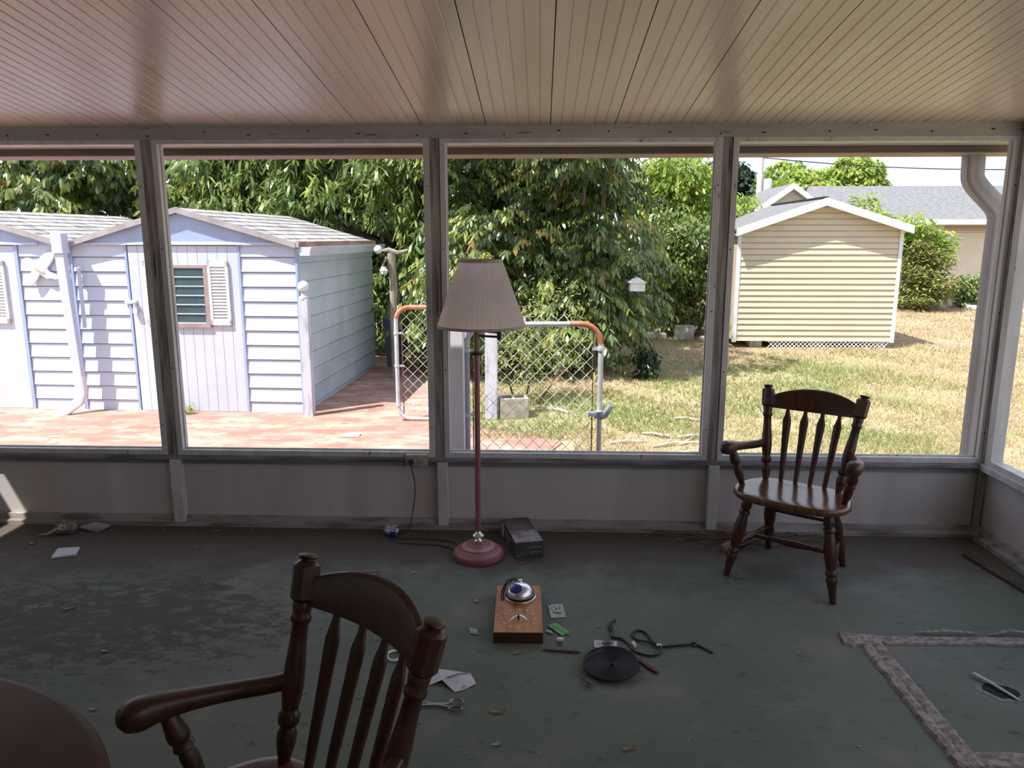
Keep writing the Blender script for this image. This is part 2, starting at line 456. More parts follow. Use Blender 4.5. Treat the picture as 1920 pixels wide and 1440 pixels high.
# ------------------------------------------------------------------ mesh helpers
class MB:
    def __init__(self):
        self.v = []
        self.f = []
        self.mi = []
        self.cur = 0

    def add(self, vs, fs, M=None):
        n = len(self.v)
        if M is not None:
            vs = [tuple(M @ Vector(p)) for p in vs]
        self.v.extend([tuple(p) for p in vs])
        self.f.extend([tuple(i + n for i in f) for f in fs])
        self.mi.extend([self.cur] * len(fs))
        return self

    def box(self, x0, x1, y0, y1, z0, z1, M=None):
        vs = [(x0, y0, z0), (x1, y0, z0), (x1, y1, z0), (x0, y1, z0), (x0, y0, z1), (x1, y0, z1), (x1, y1, z1), (x0, y1, z1)]
        fs = [(0, 3, 2, 1), (4, 5, 6, 7), (0, 1, 5, 4), (1, 2, 6, 5), (2, 3, 7, 6), (3, 0, 4, 7)]
        return self.add(vs, fs, M)

    def prism(self, poly, a, b, axis='y', M=None):
        """extrude a 2D polygon along an axis; poly is (x,z) for y, (y,z) for x, (x,y) for z"""
        n = len(poly)

        def P(p, t):
            return {'y': (p[0], t, p[1]), 'x': (t, p[0], p[1]), 'z': (p[0], p[1], t)}[axis]
        vs = [P(p, a) for p in poly] + [P(p, b) for p in poly]
        fs = [tuple(range(n))[::-1], tuple(range(n, 2 * n))]
        for i in range(n):
            j = (i + 1) % n
            fs.append((i, j, n + j, n + i))
        return self.add(vs, fs, M)

    def lathe(self, prof, seg=24, M=None, sx=1.0, sy=1.0):
        vs = []
        fs = []
        for r, z in prof:
            for i in range(seg):
                a = 2 * PI * i / seg
                vs.append((r * math.cos(a) * sx, r * math.sin(a) * sy, z))
        for j in range(len(prof) - 1):
            for i in range(seg):
                i2 = (i + 1) % seg
                fs.append((j * seg + i, j * seg + i2, (j + 1) * seg + i2, (j + 1) * seg + i))
        fs.append(tuple(range(seg))[::-1])
        fs.append(tuple(range((len(prof) - 1) * seg, len(prof) * seg)))
        return self.add(vs, fs, M)

    def tube(self, pts, r, sides=8, M=None, closed=False, flat=None):
        pts = [Vector(p) for p in pts]
        n = len(pts)
        rs = r if isinstance(r, (list, tuple)) else [r] * n
        vs = []
        fs = []
        up = None
        for i, p in enumerate(pts):
            if closed:
                d = (pts[(i + 1) % n] - pts[i - 1])
            else:
                d = pts[min(i + 1, n - 1)] - pts[max(i - 1, 0)]
            if d.length < 1e-9:
                d = Vector((0, 0, 1))
            d.normalize()
            if up is None:
                up = Vector((0, 0, 1)) if abs(d.z) < 0.9 else Vector((0, 1, 0))
            s = d.cross(up)
            if s.length < 1e-6:
                s = d.cross(Vector((1, 0, 0)))
            s.normalize()
            up = s.cross(d).normalized()
            for k in range(sides):
                a = 2 * PI * (k + 0.5) / sides
                fx, fz = (1, 1) if flat is None else flat
                vs.append(tuple(p + s * (math.cos(a) * rs[i] * fx) + up * (math.sin(a) * rs[i] * fz)))
        m = n if closed else n - 1
        for i in range(m):
            j = (i + 1) % n
            for k in range(sides):
                k2 = (k + 1) % sides
                fs.append((i * sides + k, i * sides + k2, j * sides + k2, j * sides + k))
        if not closed:
            fs.append(tuple(range(sides))[::-1])
            fs.append(tuple(range((n - 1) * sides, n * sides)))
        return self.add(vs, fs, M)

    def sphere(self, c, r, seg=14, rings=9, sc=(1, 1, 1), M=None, jitter=0.0, seed=0):
        rd = random.Random(seed)
        vs = []
        fs = []
        for j in range(rings + 1):
            th = PI * j / rings
            for i in range(seg):
                a = 2 * PI * i / seg
                q = 1 + (rd.uniform(-jitter, jitter) if jitter else 0)
                vs.append((c[0] + r * q * sc[0] * math.sin(th) * math.cos(a), c[1] + r * q * sc[1] * math.sin(th) * math.sin(a), c[2] + r * q * sc[2] * math.cos(th)))
        for j in range(rings):
            for i in range(seg):
                i2 = (i + 1) % seg
                fs.append((j * seg + i, (j + 1) * seg + i, (j + 1) * seg + i2, j * seg + i2))
        return self.add(vs, fs, M)

    def build(self, name, mat, parent=None, smooth=False, loc=None, rot=None, bevel=0.0, bseg=2):
        me = bpy.data.meshes.new(name)
        me.from_pydata(self.v, [], self.f)
        mats = mat if isinstance(mat, (list, tuple)) else [mat]
        for m in mats:
            me.materials.append(m)
        if len(mats) > 1:
            me.polygons.foreach_set('material_index', self.mi)
        if smooth:
            me.polygons.foreach_set('use_smooth', [True] * len(self.f))
        me.update()
        if smooth:
            try:
                me.set_sharp_from_angle(angle=math.radians(42))
            except Exception:
                pass
        o = bpy.data.objects.new(name, me)
        COL.objects.link(o)
        if loc:
            o.location = loc
        if rot:
            o.rotation_euler = rot
        if parent:
            o.parent = parent
        if bevel > 0:
            b = o.modifiers.new('bevel', 'BEVEL')
            b.width = bevel
            b.segments = bseg
            b.limit_method = 'ANGLE'
        return o


def tag(o, label=None, cat=None, group=None, kind=None):
    if label:
        o['label'] = label
    if cat:
        o['category'] = cat
    if group:
        o['group'] = group
    if kind:
        o['kind'] = kind
    return o


def thing(name, label, cat, loc=(0, 0, 0), rz=0.0, group=None):
    o = bpy.data.objects.new(name, None)
    o.empty_display_size = 0.1
    COL.objects.link(o)
    o.location = loc
    o.rotation_euler = (0, 0, rz)
    return tag(o, label, cat, group)


def struct(name, mb, mat, smooth=False, bevel=0.0):
    o = mb.build(name, mat, smooth=smooth, bevel=bevel)
    o['kind'] = 'structure'
    return o


def at_along(p0, p1, t):
    return Vector(p0).lerp(Vector(p1), t)


def axis_mat(p0, p1):
    """matrix whose local Z runs from p0 to p1 (origin p0)"""
    p0 = Vector(p0)
    d = Vector(p1) - p0
    q = d.to_track_quat('Z', 'Y')
    return Matrix.Translation(p0) @ q.to_matrix().to_4x4(), d.length


G = -0.132                # level of the yard below the porch floor


def ground(y):
    return G + max(0.0, y - 12.5) * 0.021


# ================================================================== THE PORCH
WY = 4.10                 # inner face of the screen wall
X0, X1 = -4.00, 2.46      # side walls
YB = -1.8                 # house wall behind
ZC = 2.225                # ceiling at the screen wall
SL = 0.133                # slope of the roof


def zceil(y):
    return ZC + SL * (WY - y)


# floor slab
struct('floor', MB().box(X0 - 0.1, X1 + 0.12, YB - 0.1, WY + 0.16, G - 0.05, 0.0), M_floor)

# ceiling: ribbed aluminium roof pans, 0.333 m wide with a dark seam between pans
mb = MB()
ms = MB()
pan = 0.3345
y0, y1 = YB, WY + 0.26
xs = 0.045 - 12 * pan
while xs < X1 + 0.1:
    sub = pan / 6
    prof = [(xs + 0.0022, 0.0)]
    for j in range(1, 6):
        c = xs + j * sub
        prof += [(c - 0.0045, 0.0), (c - 0.0012, 0.0028), (c + 0.0012, 0.0028), (c + 0.0045, 0.0)]
    prof += [(xs + pan - 0.0022, 0.0)]
    prof += [(xs + pan - 0.0022, 0.05), (xs + 0.0022, 0.05)]
    n = len(prof)
    vs = [(p[0], y0, zceil(y0) + p[1]) for p in prof] + [(p[0], y1, zceil(y1) + p[1]) for p in prof]
    fs = [tuple(range(n)), tuple(range(n, 2 * n))[::-1]]
    for i in range(n):
        j = (i + 1) % n
        fs.append((i, n + i, n + j, j))
    mb.cur = 0
    mb.add(vs, fs)
    xs += pan
mb.cur = 1
a = [(X0 - 0.03, y0), (X1 + 0.2, y0), (X1 + 0.2, y1), (X0 - 0.03, y1)]
mb.add([(x, y, zceil(y) + 0.03) for x, y in a] + [(x, y, zceil(y) + 0.08) for x, y in a],
       [(0, 1, 2, 3), (7, 6, 5, 4), (0, 4, 5, 1), (1, 5, 6, 2), (2, 6, 7, 3), (3, 7, 4, 0)])
struct('ceiling', mb, [M_ceil, M_seam])

# knee wall with recessed panels
kw = MB()
kw.box(X0, X1, WY + 0.02, WY + 0.07, 0.0, 0.43)
struct('wall_front', kw, M_knee)
PX = [(-3.71, -3.595), (-2.17, -2.055), (-0.62, -0.51), (0.912, 1.022)]
ZS, ZH = 0.452, 2.14      # opening: sill and head

# header beam under the ceiling (with nail heads)
hb = MB()
hb.box(X0, X1, WY - 0.015, WY + 0.075, 2.163, ZC + 0.012)
struct('trim_1', hb, M_beam, bevel=0.004)
nails = MB()
for i in range(22):
    x = -3.4 + i * 0.27 + random.uniform(-0.05, 0.05)
    z = 2.19 + random.uniform(-0.012, 0.014)
    nails.lathe([(0.004, 0), (0.004, 0.004)], 8, Matrix.Translation((x, WY - 0.0155, z)) @ Matrix.Rotation(PI / 2, 4, 'X'))
    if i % 2:
        nails.box(x - 0.012, x + 0.01, WY - 0.018, WY - 0.0155, z - 0.001, z + 0.0015)
struct('trim_2', nails, M_hole)
# sill rail: rounded dirty rail under the openings
sr = MB()
sr.prism([(WY - 0.022, 0.395), (WY + 0.075, 0.395), (WY + 0.075, 0.425), (WY - 0.005, 0.425), (WY - 0.02, 0.415)], X0, X1, 'x')
struct('trim_3', sr, pm('sill_rail_paint', (0.24, 0.235, 0.245), (0.08, 0.075, 0.075), 4, 0.42, 0.66, rough=0.6, stretch=(0.7, 3, 6)), bevel=0.004)
st = MB()
st.box(X0, X1, WY + 0.004, WY + 0.02, 0.366, 0.394)
struct('trim_4', st, pm('rail_strip', (0.27, 0.26, 0.25), (0.19, 0.18, 0.17), 4, stretch=(0.6, 3, 3)))
# baseboard plate on the floor
bb = MB()
bb.prism([(WY - 0.045, 0.0), (WY + 0.02, 0.0), (WY + 0.02, 0.05), (WY - 0.005, 0.05), (WY - 0.01, 0.022), (WY - 0.045, 0.02)], X0, X1, 'x')
struct('baseboard_front', bb, M_base)

# posts: weathered middle strip above the sill, narrow stud on the knee wall below
tn = 5
for (xa, xb) in PX:
    p = MB()
    p.box(xa + 0.028, xb - 0.032, WY - 0.006, WY + 0.075, 0.40, 2.165)
    struct('trim_%d' % tn, p, M_post)
    tn += 1
    p = MB()
    p.box(xa + 0.04, xb - 0.012, WY - 0.03, WY + 0.02, 0.02, 0.396)
    struct('trim_%d' % tn, p, M_alum, bevel=0.003)
    tn += 1

# aluminium screen frames of the four bays: channel ring around each opening
bays = [(-3.595, -2.17), (-2.055, -0.62), (-0.51, 0.912), (1.022, 2.43)]
for i, (xa, xb) in enumerate(bays):
    w = MB()
    fa, fb = xa - 0.028, xb + 0.028          # outer edges of the channel on the posts
    if i == 3:
        fb = xb + 0.02
    # stiles
    w.box(fa, xa + 0.004, WY - 0.012, WY + 0.06, ZS - 0.03, ZH + 0.025)
    w.box(xb - 0.004, fb, WY - 0.012, WY + 0.06, ZS - 0.03, ZH + 0.025)
    # head and sill channels
    w.box(fa, fb, WY - 0.010, WY + 0.06, ZH, ZH + 0.026)
    w.box(fa, fb, WY - 0.010, WY + 0.06, ZS - 0.03, ZS)
    # thin screen groove lips
    w.box(xa, xa + 0.01, WY + 0.02, WY + 0.028, ZS, ZH)
    w.box(xb - 0.01, xb, WY + 0.02, WY + 0.028, ZS, ZH)
    w.box(xa, xb, WY + 0.02, WY + 0.028, ZS, ZS + 0.008)
    o = struct('window_%d' % (i + 1), w, M_alum, bevel=0.002)
    sp = MB()
    for q in range(5):
        sp.lathe([(0.0035, 0), (0.0035, 0.003)], 8, Matrix.Translation((xa - 0.014 if q % 2 else xb + 0.014, WY - 0.013, 0.6 + 0.33 * q)) @ Matrix.Rotation(PI / 2, 4, 'X'))
    sp.build('screw', M_hole, o)

# right-hand side wall, screened the same way
rk = MB()
rk.box(X1 + 0.02, X1 + 0.07, YB, WY + 0.07, 0.0, 0.43)
struct('wall_right', rk, M_knee)
rs = MB()
rs.box(X1 - 0.022, X1 + 0.075, YB, WY + 0.07, 0.385, 0.425)
struct('trim_%d' % tn, rs, M_alum, bevel=0.004)
tn += 1
rb = MB()
rb.prism([(X1 - 0.045, 0.0), (X1 + 0.02, 0.0), (X1 + 0.02, 0.06), (X1 - 0.005, 0.06), (X1 - 0.01, 0.03), (X1 - 0.045, 0.025)], YB, WY - 0.03, 'y')
struct('baseboard_right', rb, M_base)
# corner post of weathered wood between both screen walls
cp = MB()
cp.box(X1 - 0.012, X1 + 0.075, WY - 0.03, WY + 0.075, 0.0, 2.2)
struct('trim_%d' % tn, cp, M_post)
tn += 1
rp = MB()
rp.box(X1 - 0.01, X1 + 0.06, WY - 0.085, WY - 0.032, 0.425, 2.2)
struct('trim_%d' % tn, rp, M_alum, bevel=0.003)
tn += 1
for yy in (2.45, 0.85, -0.75):
    p = MB()
    p.box(X1 - 0.01, X1 + 0.06, yy - 0.055, yy + 0.055, 0.0, zceil(yy) + 0.02)
    struct('trim_%d' % tn, p, M_post)
    tn += 1
rh = MB()
rh.prism([(YB, 2.18 + SL * (WY - YB)), (WY - 0.03, 2.18), (WY - 0.03, 2.232), (YB, 2.232 + SL * (WY - YB))], X1 - 0.012, X1 + 0.075, 'x')
struct('trim_%d' % tn, rh, M_beam)
tn += 1
wr = MB()
wr.box(X1 - 0.008, X1 + 0.055, YB, WY - 0.085, 0.425, 0.455)
struct('window_5', wr, M_alum, bevel=0.002)
# unseen left wall: closed to block the sun, slit shaped to cast its strip
lw = MB()
lw.box(X0 - 0.025, X0, YB, WY + 0.07, 0.0, 1.925)
lw.prism([(YB, 2.17), (WY + 0.07, 2.17), (WY + 0.07, zceil(WY + 0.07) + 0.03), (YB, zceil(YB) + 0.03)], X0 - 0.025, X0, 'x')
struct('wall_left', lw, M_knee)
bw = MB()
bw.box(X0 - 0.06, X1 + 0.08, YB - 0.1, YB, 0.0, zceil(YB) + 0.08)
struct('wall_back', bw, M_wallb)

# soffit strip and the roof gutter outside
sf = MB()
sf.prism([(WY + 0.062, 2.152), (WY + 0.25, 2.150), (WY + 0.25, 2.162), (WY + 0.062, 2.164)], X0, X1 + 0.2, 'x')
struct('trim_40', sf, M_soffit)
gt = thing('rain_gutter', 'brown rain gutter along the porch roof edge outside the screens', 'gutter', (0, WY + 0.25, 2.105))
g1 = MB()
g1.prism([(0.0, 0.0), (0.005, 0.0), (0.005, 0.044), (0.0, 0.044)], X0 - 0.1, X1 + 0.25, 'x')
g1.build('back_face', M_gutter, gt)
g1 = MB()
g1.prism([(-0.012, 0.0), (0.13, -0.006), (0.14, -0.002), (0.14, 0.09), (0.135, 0.09), (0.135, 0.004), (-0.012, 0.005)], X0 - 0.1, X1 + 0.25, 'x')
g1.build('trough', M_gut_lit, gt)

# downspout with an S bend near the right corner, running down outside the corner post
dsx = 2.425
dp = thing('downspout', 'ribbed downspout with S bend running down from porch gutter at right corner', 'downspout', (0, 0, 0))
m1 = MB()
path = [(dsx - 0.005, WY + 0.36, 2.115)]
for i in range(15):
    t = i / 14
    s = 3 * t * t - 2 * t ** 3
    path.append((dsx + 0.155 * s, WY + 0.36 - 0.03 * s, 2.00 - 0.235 * t))
path += [(dsx + 0.155, WY + 0.33, 1.6), (dsx + 0.155, WY + 0.33, 1.0), (dsx + 0.155, WY + 0.33, 0.0), (dsx + 0.155, WY + 0.33, G + 0.02)]


def ribbed(path, mb, hw=0.046, hd=0.036):
    ribs = 10
    pts = [Vector(p) for p in path]
    vs = []
    fs = []
    cross = []
    for k in range(28):
        a = 2 * PI * k / 28
        c, s_ = math.cos(a), math.sin(a)
        r = 1.0 / max(abs(c), abs(s_)) ** 0.85
        r *= 1 - 0.07 * (k % 4 == 0)
        cross.append((c * r * hw, s_ * r * hd))
    n = len(cross)
    for i, p in enumerate(pts):
        d = (pts[min(i + 1, len(pts) - 1)] - pts[max(i - 1, 0)]).normalized()
        side = Vector((0, 1, 0)).cross(d).normalized() * -1
        out = Vector((0, 1, 0))
        for cx, cy in cross:
            vs.append(tuple(p + side * cx + out * cy))
    for i in range(len(pts) - 1):
        for k in range(n):
            k2 = (k + 1) % n
            fs.append((i * n + k, i * n + k2, (i + 1) * n + k2, (i + 1) * n + k))
    fs.append(tuple(range(n)))
    fs.append(tuple(range((len(pts) - 1) * n, len(pts) * n)))
    mb.add(vs, fs)


ribbed(path[:16], m1, 0.052, 0.04)
m1.build('elbow', M_spout, dp, smooth=True)
m2 = MB()
ribbed(path[15:], m2, 0.049, 0.038)
m2.build('pipe', M_spout, dp, smooth=True)

# ================================================================== YARD
lw_ = MB()
ys = [WY + 0.16, 6, 8, 10, 12.5, 14, 16, 18, 20, 23, 26, 32, 45, 70]
xsn = [-40, -20, -10, -5, 0, 5, 10, 20, 60]
for y in ys:
    for x in xsn:
        lw_.v.append((x, y, ground(y) if y < 40 else ground(40)))
for j in range(len(ys) - 1):
    for i in range(len(xsn) - 1):
        q = j * len(xsn) + i
        lw_.f.append((q, q + 1, q + 1 + len(xsn), q + len(xsn)))
        lw_.mi.append(0)
lawn = lw_.build('ground_lawn', M_lawn)
tag(lawn, 'patchy dry and green back yard lawn beyond the porch', 'lawn', kind='structure')
# yard to both sides and behind (bounces light in through the side screens)
side_l = MB()
for (xa, xb, ya, yb) in ((X1 + 0.12, 60, -30, WY + 0.16), (-40, X0 - 0.1, -30, WY + 0.16)):
    side_l.add([(xa, ya, G), (xb, ya, G), (xb, yb, G), (xa, yb, G)], [(0, 1, 2, 3)])
o = side_l.build('ground_side_yard', M_lawn)
tag(o, 'lawn beside the porch', 'lawn', kind='structure')
# brick paving
bp = MB()
poly = [(-12, WY + 0.17), (0.10, WY + 0.17), (0.22, 5.2), (0.05, 6.0), (0.2, 6.4), (-0.2, 6.75), (-0.9, 7.0), (-1.15, 7.6), (-1.3, 8.6), (-1.6, 9.6), (-1.7, 11.2), (-12, 11.2)]
bp.prism(poly, G - 0.04, G + 0.012, 'z')
o = bp.build('brick_patio', M_brick)
tag(o, 'salmon pink brick paving between the porch and the blue sheds', 'paving', kind='structure')


# ------------------------------------------------------------------ blue sheds
def lap(mb, x0, x1, z0, z1, pitch, zline, y, dep=0.013):
    """lap siding facing -y between x0..x1; lines at zline + k*pitch"""
    ks = math.floor((z0 - zline) / pitch)
    z = zline + ks * pitch
    g = 0.065
    while z < z1 - 1e-4:
        a, b = max(z, z0), min(z + pitch * (1 - g), z1)
        if b > a + 1e-3:
            fa = (a - z) / pitch
            fb = (b - z) / pitch
            ya = y - dep * (1 - fa) - 0.004
            yb = y - dep * (1 - fb) - 0.004
            # the board face, its butt edge below and the dark slot where it tucks under the next board
            mb.add([(x0, ya, a), (x1, ya, a), (x1, yb, b), (x0, yb, b), (x0, y + 0.02, a), (x1, y + 0.02, a), (x1, y + 0.02, b), (x0, y + 0.02, b)],
                   [(0, 1, 2, 3), (0, 4, 5, 1), (0, 3, 7, 4), (1, 5, 6, 2), (3, 2, 6, 7)])
        z += pitch
    return mb


def louver_shutter(mb, x0, x1, z0, z1, y):
    t = 0.028
    mb.box(x0, x0 + t, y - 0.025, y, z0, z1)
    mb.box(x1 - t, x1, y - 0.025, y, z0, z1)
    mb.box(x0, x1, y - 0.025, y, z1 - 0.05, z1)
    mb.box(x0, x1, y - 0.025, y, z0, z0 + 0.05)
    n = 17
    for i in range(n):
        z = z0 + 0.05 + (z1 - z0 - 0.1) * i / n
        h = (z1 - z0 - 0.1) / n
        mb.add([(x0 + t, y - 0.022, z), (x1 - t, y - 0.022, z), (x1 - t, y - 0.006, z + h * 0.95), (x0 + t, y - 0.006, z + h * 0.95)], [(0, 1, 2, 3)])


# main shed in local coordinates: origin at its front right bottom corner, front wall faces -y
SW, SD = 2.37, 2.88
EZ, AZ = 1.735, 2.075      # eave and ridge height above the yard
PITCHW, ZL = 0.1475, 1.449
shed = thing('garden_shed', 'pale blue lap sided shed with plank door, window and shutters', 'shed', (-2.40, 7.46, G), math.radians(-2.0))


def gable_poly(w):
    return [(-w, EZ - 0.005), (0, EZ - 0.005), (-w / 2, AZ - 0.03)]


b = MB()
b.prism([(-SW + 0.02, 0.0), (-0.02, 0.0), (-0.02, EZ - 0.02), (-SW / 2, AZ - 0.06), (-SW + 0.02, EZ - 0.02)], 0.02, SD - 0.02, 'y')
b.build('body', M_blue_side, shed)
g_ = MB()
g_.prism([(-SW, EZ - 0.02), (0, EZ - 0.02), (-SW / 2, AZ - 0.05)], -0.03, 0.0, 'y')
g_.build('gable', M_blue_trim_shade, shed)
tr = MB()
tr.prism([(-0.05, 0.0), (-0.03, 0.0), (-0.03, 0.03), (-0.045, 0.018)], -SW, -0.02, 'x', Matrix.Translation((0, 0, EZ - 0.02)))
tr.build('drip_trim', M_blue_wall, shed)
pl_ = MB()
lap(pl_, -SW, -1.775, 0.0, EZ - 0.02, PITCHW, ZL, 0.0, 0.016)
pl_.build('siding_panel', M_blue_wall, shed)
pl_ = MB()
lap(pl_, -0.605, -0.03, 0.0, EZ - 0.02, PITCHW, ZL, 0.0)
pl_.build('siding_panel', M_blue_wall, shed)
for xx in (-SW - 0.0, -1.79, -0.62, -0.035):
    c_ = MB()
    c_.box(xx, xx + 0.024, -0.024, 0.0, 0.0, EZ - 0.02)
    c_.build('corner_trim', M_blue_trim_shade, shed)
# door of vertical planks
dr = MB()
dw0, dw1 = -1.755, -0.62
npl = 11
pw = (dw1 - dw0) / npl
for i in range(npl):
    dr.box(dw0 + i * pw + 0.002, dw0 + (i + 1) * pw - 0.002, -0.02, 0.0, 0.015, EZ - 0.03)
dr.box(dw0, dw1, -0.012, 0.0, 0.015, EZ - 0.03)
door = dr.build('door', M_blue_wall, shed)
wf = MB()
wx0, wx1, wz0, wz1 = -1.28, -0.98, 0.93, 1.485
wf.box(wx0 - 0.03, wx1 + 0.045, -0.04, -0.02, wz1, wz1 + 0.03)
wf.box(wx0 - 0.03, wx1 + 0.045, -0.05, -0.02, wz0 - 0.04, wz0)
wf.box(wx0 - 0.03, wx0, -0.04, -0.02, wz0, wz1)
wf.box(wx1, wx1 + 0.045, -0.04, -0.02, wz0, wz1)
wf.build('window_frame', M_win_frame, door)
gl = MB()
gl.box(wx0, wx1, -0.024, -0.02, wz0, wz1)
nl = 6
for i in range(nl):
    z = wz0 + (wz1 - wz0) * i / nl
    h = (wz1 - wz0) / nl
    gl.cur = 0
    gl.add([(wx0, -0.038, z + 0.006), (wx1, -0.038, z + 0.006), (wx1, -0.026, z + h), (wx0, -0.026, z + h)], [(0, 1, 2, 3)])
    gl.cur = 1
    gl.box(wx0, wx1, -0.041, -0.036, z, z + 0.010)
gl.build('glass_louvers', [M_louver, M_louver_edge], door)
s1 = MB()
louver_shutter(s1, -1.60, -1.31, 0.915, 1.55, -0.021)
s1.build('shutter', M_white_paint, door)
s1 = MB()
louver_shutter(s1, -0.93, -0.72, 0.915, 1.55, -0.021)
s1.build('shutter', M_white_paint, door)
hp = MB()
hp.box(-1.83, -1.70, -0.034, -0.020, 1.125, 1.16)
hp.sphere((-1.715, -0.05, 1.14), 0.022)
hp.tube([(-1.72, -0.05, 1.13), (-1.715, -0.055, 1.09), (-1.70, -0.05, 1.06)], 0.012)
hp.box(-1.735, -1.69, -0.065, -0.035, 1.03, 1.08)
hp.build('hasp', M_galv, door)


def shed_roof(w, over_r):
    m = MB()
    th = 0.04
    half = w / 2
    for sgn in (-1, 1):
        xe = -half + sgn * (half + (over_r if sgn > 0 else 0.0))
        k = (AZ - EZ) / half
        zt0 = AZ
        zt1 = AZ - k * abs(xe + half)
        n = 8
        for i in range(n):            # shallow shingle courses with butt edges
            ta, tb = i / n, (i + 1) / n
            xa, xb = -half + (xe + half) * ta, -half + (xe + half) * tb
            za, zb = zt0 + (zt1 - zt0) * ta, zt0 + (zt1 - zt0) * tb
            yo, yi = -0.085, SD + 0.06
            m.add([(xa, yo, za), (xb, yo, zb + 0.008), (xb, yi, zb + 0.008), (xa, yi, za), (xa, yo, za - th), (xb, yo, zb - th), (xb, yi, zb - th), (xa, yi, za - th)],
                  [(0, 1, 2, 3), (7, 6, 5, 4), (0, 4, 5, 1), (1, 5, 6, 2), (2, 6, 7, 3), (3, 7, 4, 0)])
    return m


shed_roof(SW, 0.03).build('roof', M_roof, shed)
rk_ = MB()
for sgn in (-1, 1):
    k = (AZ - EZ) / (SW / 2)
    xe = -SW / 2 + sgn * SW / 2
    rk_.add([(-SW / 2, -0.092, AZ + 0.006), (xe, -0.092, EZ + 0.006), (xe, -0.092, EZ - 0.05), (-SW / 2, -0.092, AZ - 0.05),
             (-SW / 2, -0.07, AZ + 0.006), (xe, -0.07, EZ + 0.006), (xe, -0.07, EZ - 0.05), (-SW / 2, -0.07, AZ - 0.05)],
            [(0, 1, 2, 3), (7, 6, 5, 4), (0, 4, 5, 1), (1, 5, 6, 2), (2, 6, 7, 3), (3, 7, 4, 0)])
rk_.build('rake_trim', pm('rake_grey', (0.40, 0.37, 0.38), (0.30, 0.27, 0.28), 5), shed)
# side wall siding facing +x
sdw = MB()
M_side = Matrix.Translation((-0.02, 0, 0)) @ Matrix.Rotation(PI / 2, 4, 'Z')
lap(sdw, 0.0, SD, 0.0, EZ - 0.03, 0.185, 0.06, 0.0)
for i, v in enumerate(sdw.v):
    x, y, z = v
    sdw.v[i] = (-0.02 - y, x, z)
sdw.f = [tuple(f) for f in sdw.f]
sdw.build('side_siding', M_blue_side, shed)
fa_ = MB()
fa_.box(0.0, 0.035, -0.06, SD + 0.04, EZ - 0.055, EZ + 0.012)
fa_.build('fascia', M_rot, shed)
gu = MB()
gu.prism([(0.035, -0.125), (0.13, -0.125), (0.15, -0.05), (0.15, -0.035), (0.142, -0.035), (0.125, -0.115), (0.035, -0.115)], -0.06, SD + 0.1, 'y', Matrix.Translation((0, 0, EZ)))
gu.prism([(0.035, -0.125), (0.13, -0.125), (0.15, -0.04), (0.035, -0.04)], -0.066, -0.06, 'y', Matrix.Translation((0, 0, EZ)))
gu.build('gutter', M_blue_wall, shed)

# second shed, its right part in view
shed2 = thing('garden_shed', 'second pale blue shed at the left picture edge, with a bird ornament', 'shed', (-4.78, 7.543, G), math.radians(-2.0))
b = MB()
b.prism([(-SW + 0.02, 0.0), (-0.005, 0.0), (-0.005, EZ - 0.02), (-SW / 2, AZ - 0.06), (-SW + 0.02, EZ - 0.02)], 0.02, SD - 0.02, 'y')
b.build('body', M_blue_side, shed2)
g_ = MB()
g_.prism([(-SW, EZ - 0.02), (-0.005, EZ - 0.02), (-SW / 2, AZ - 0.05)], -0.03, 0.0, 'y')
g_.build('gable', M_blue_trim_shade, shed2)
tr = MB()
tr.prism([(-0.05, 0.0), (-0.03, 0.0), (-0.03, 0.03), (-0.045, 0.018)], -SW, -0.3, 'x', Matrix.Translation((0, 0, EZ - 0.02)))
tr.build('drip_trim', M_blue_wall, shed2)
pl_ = MB()
lap(pl_, -0.535, -0.005, 0.0, EZ - 0.02, PITCHW, ZL, 0.0)
pl_.build('siding_panel', M_blue_wall, shed2)
c_ = MB()
c_.box(-0.575, -0.54, -0.026, 0.0, 0.0, EZ - 0.02)
c_.build('corner_trim', M_blue_trim_shade, shed2)
dr = MB()
dr.box(-1.72, -0.58, -0.02, 0.0, 0.015, EZ - 0.03)
door2 = dr.build('door', M_blue_wall, shed2)
s1 = MB()
louver_shutter(s1, -0.93, -0.695, 0.915, 1.55, -0.021)
s1.build('shutter', M_white_paint, door2)
pl_ = MB()
lap(pl_, -SW, -1.74, 0.0, EZ - 0.02, PITCHW, ZL, 0.0)
pl_.build('siding_panel', M_blue_wall, shed2)
shed_roof(SW, 0.0).build('roof', M_roof, shed2)
rk2 = MB()
for sgn in (-1, 1):
    xe = -SW / 2 + sgn * SW / 2
    rk2.add([(-SW / 2, -0.092, AZ + 0.006), (xe, -0.092, EZ + 0.006), (xe, -0.092, EZ - 0.05), (-SW / 2, -0.092, AZ - 0.05),
             (-SW / 2, -0.07, AZ + 0.006), (xe, -0.07, EZ + 0.006), (xe, -0.07, EZ - 0.05), (-SW / 2, -0.07, AZ - 0.05)],
            [(0, 1, 2, 3), (7, 6, 5, 4), (0, 4, 5, 1), (1, 5, 6, 2), (2, 6, 7, 3), (3, 7, 4, 0)])
rk2.build('rake_trim', MATS['rake_grey'], shed2)

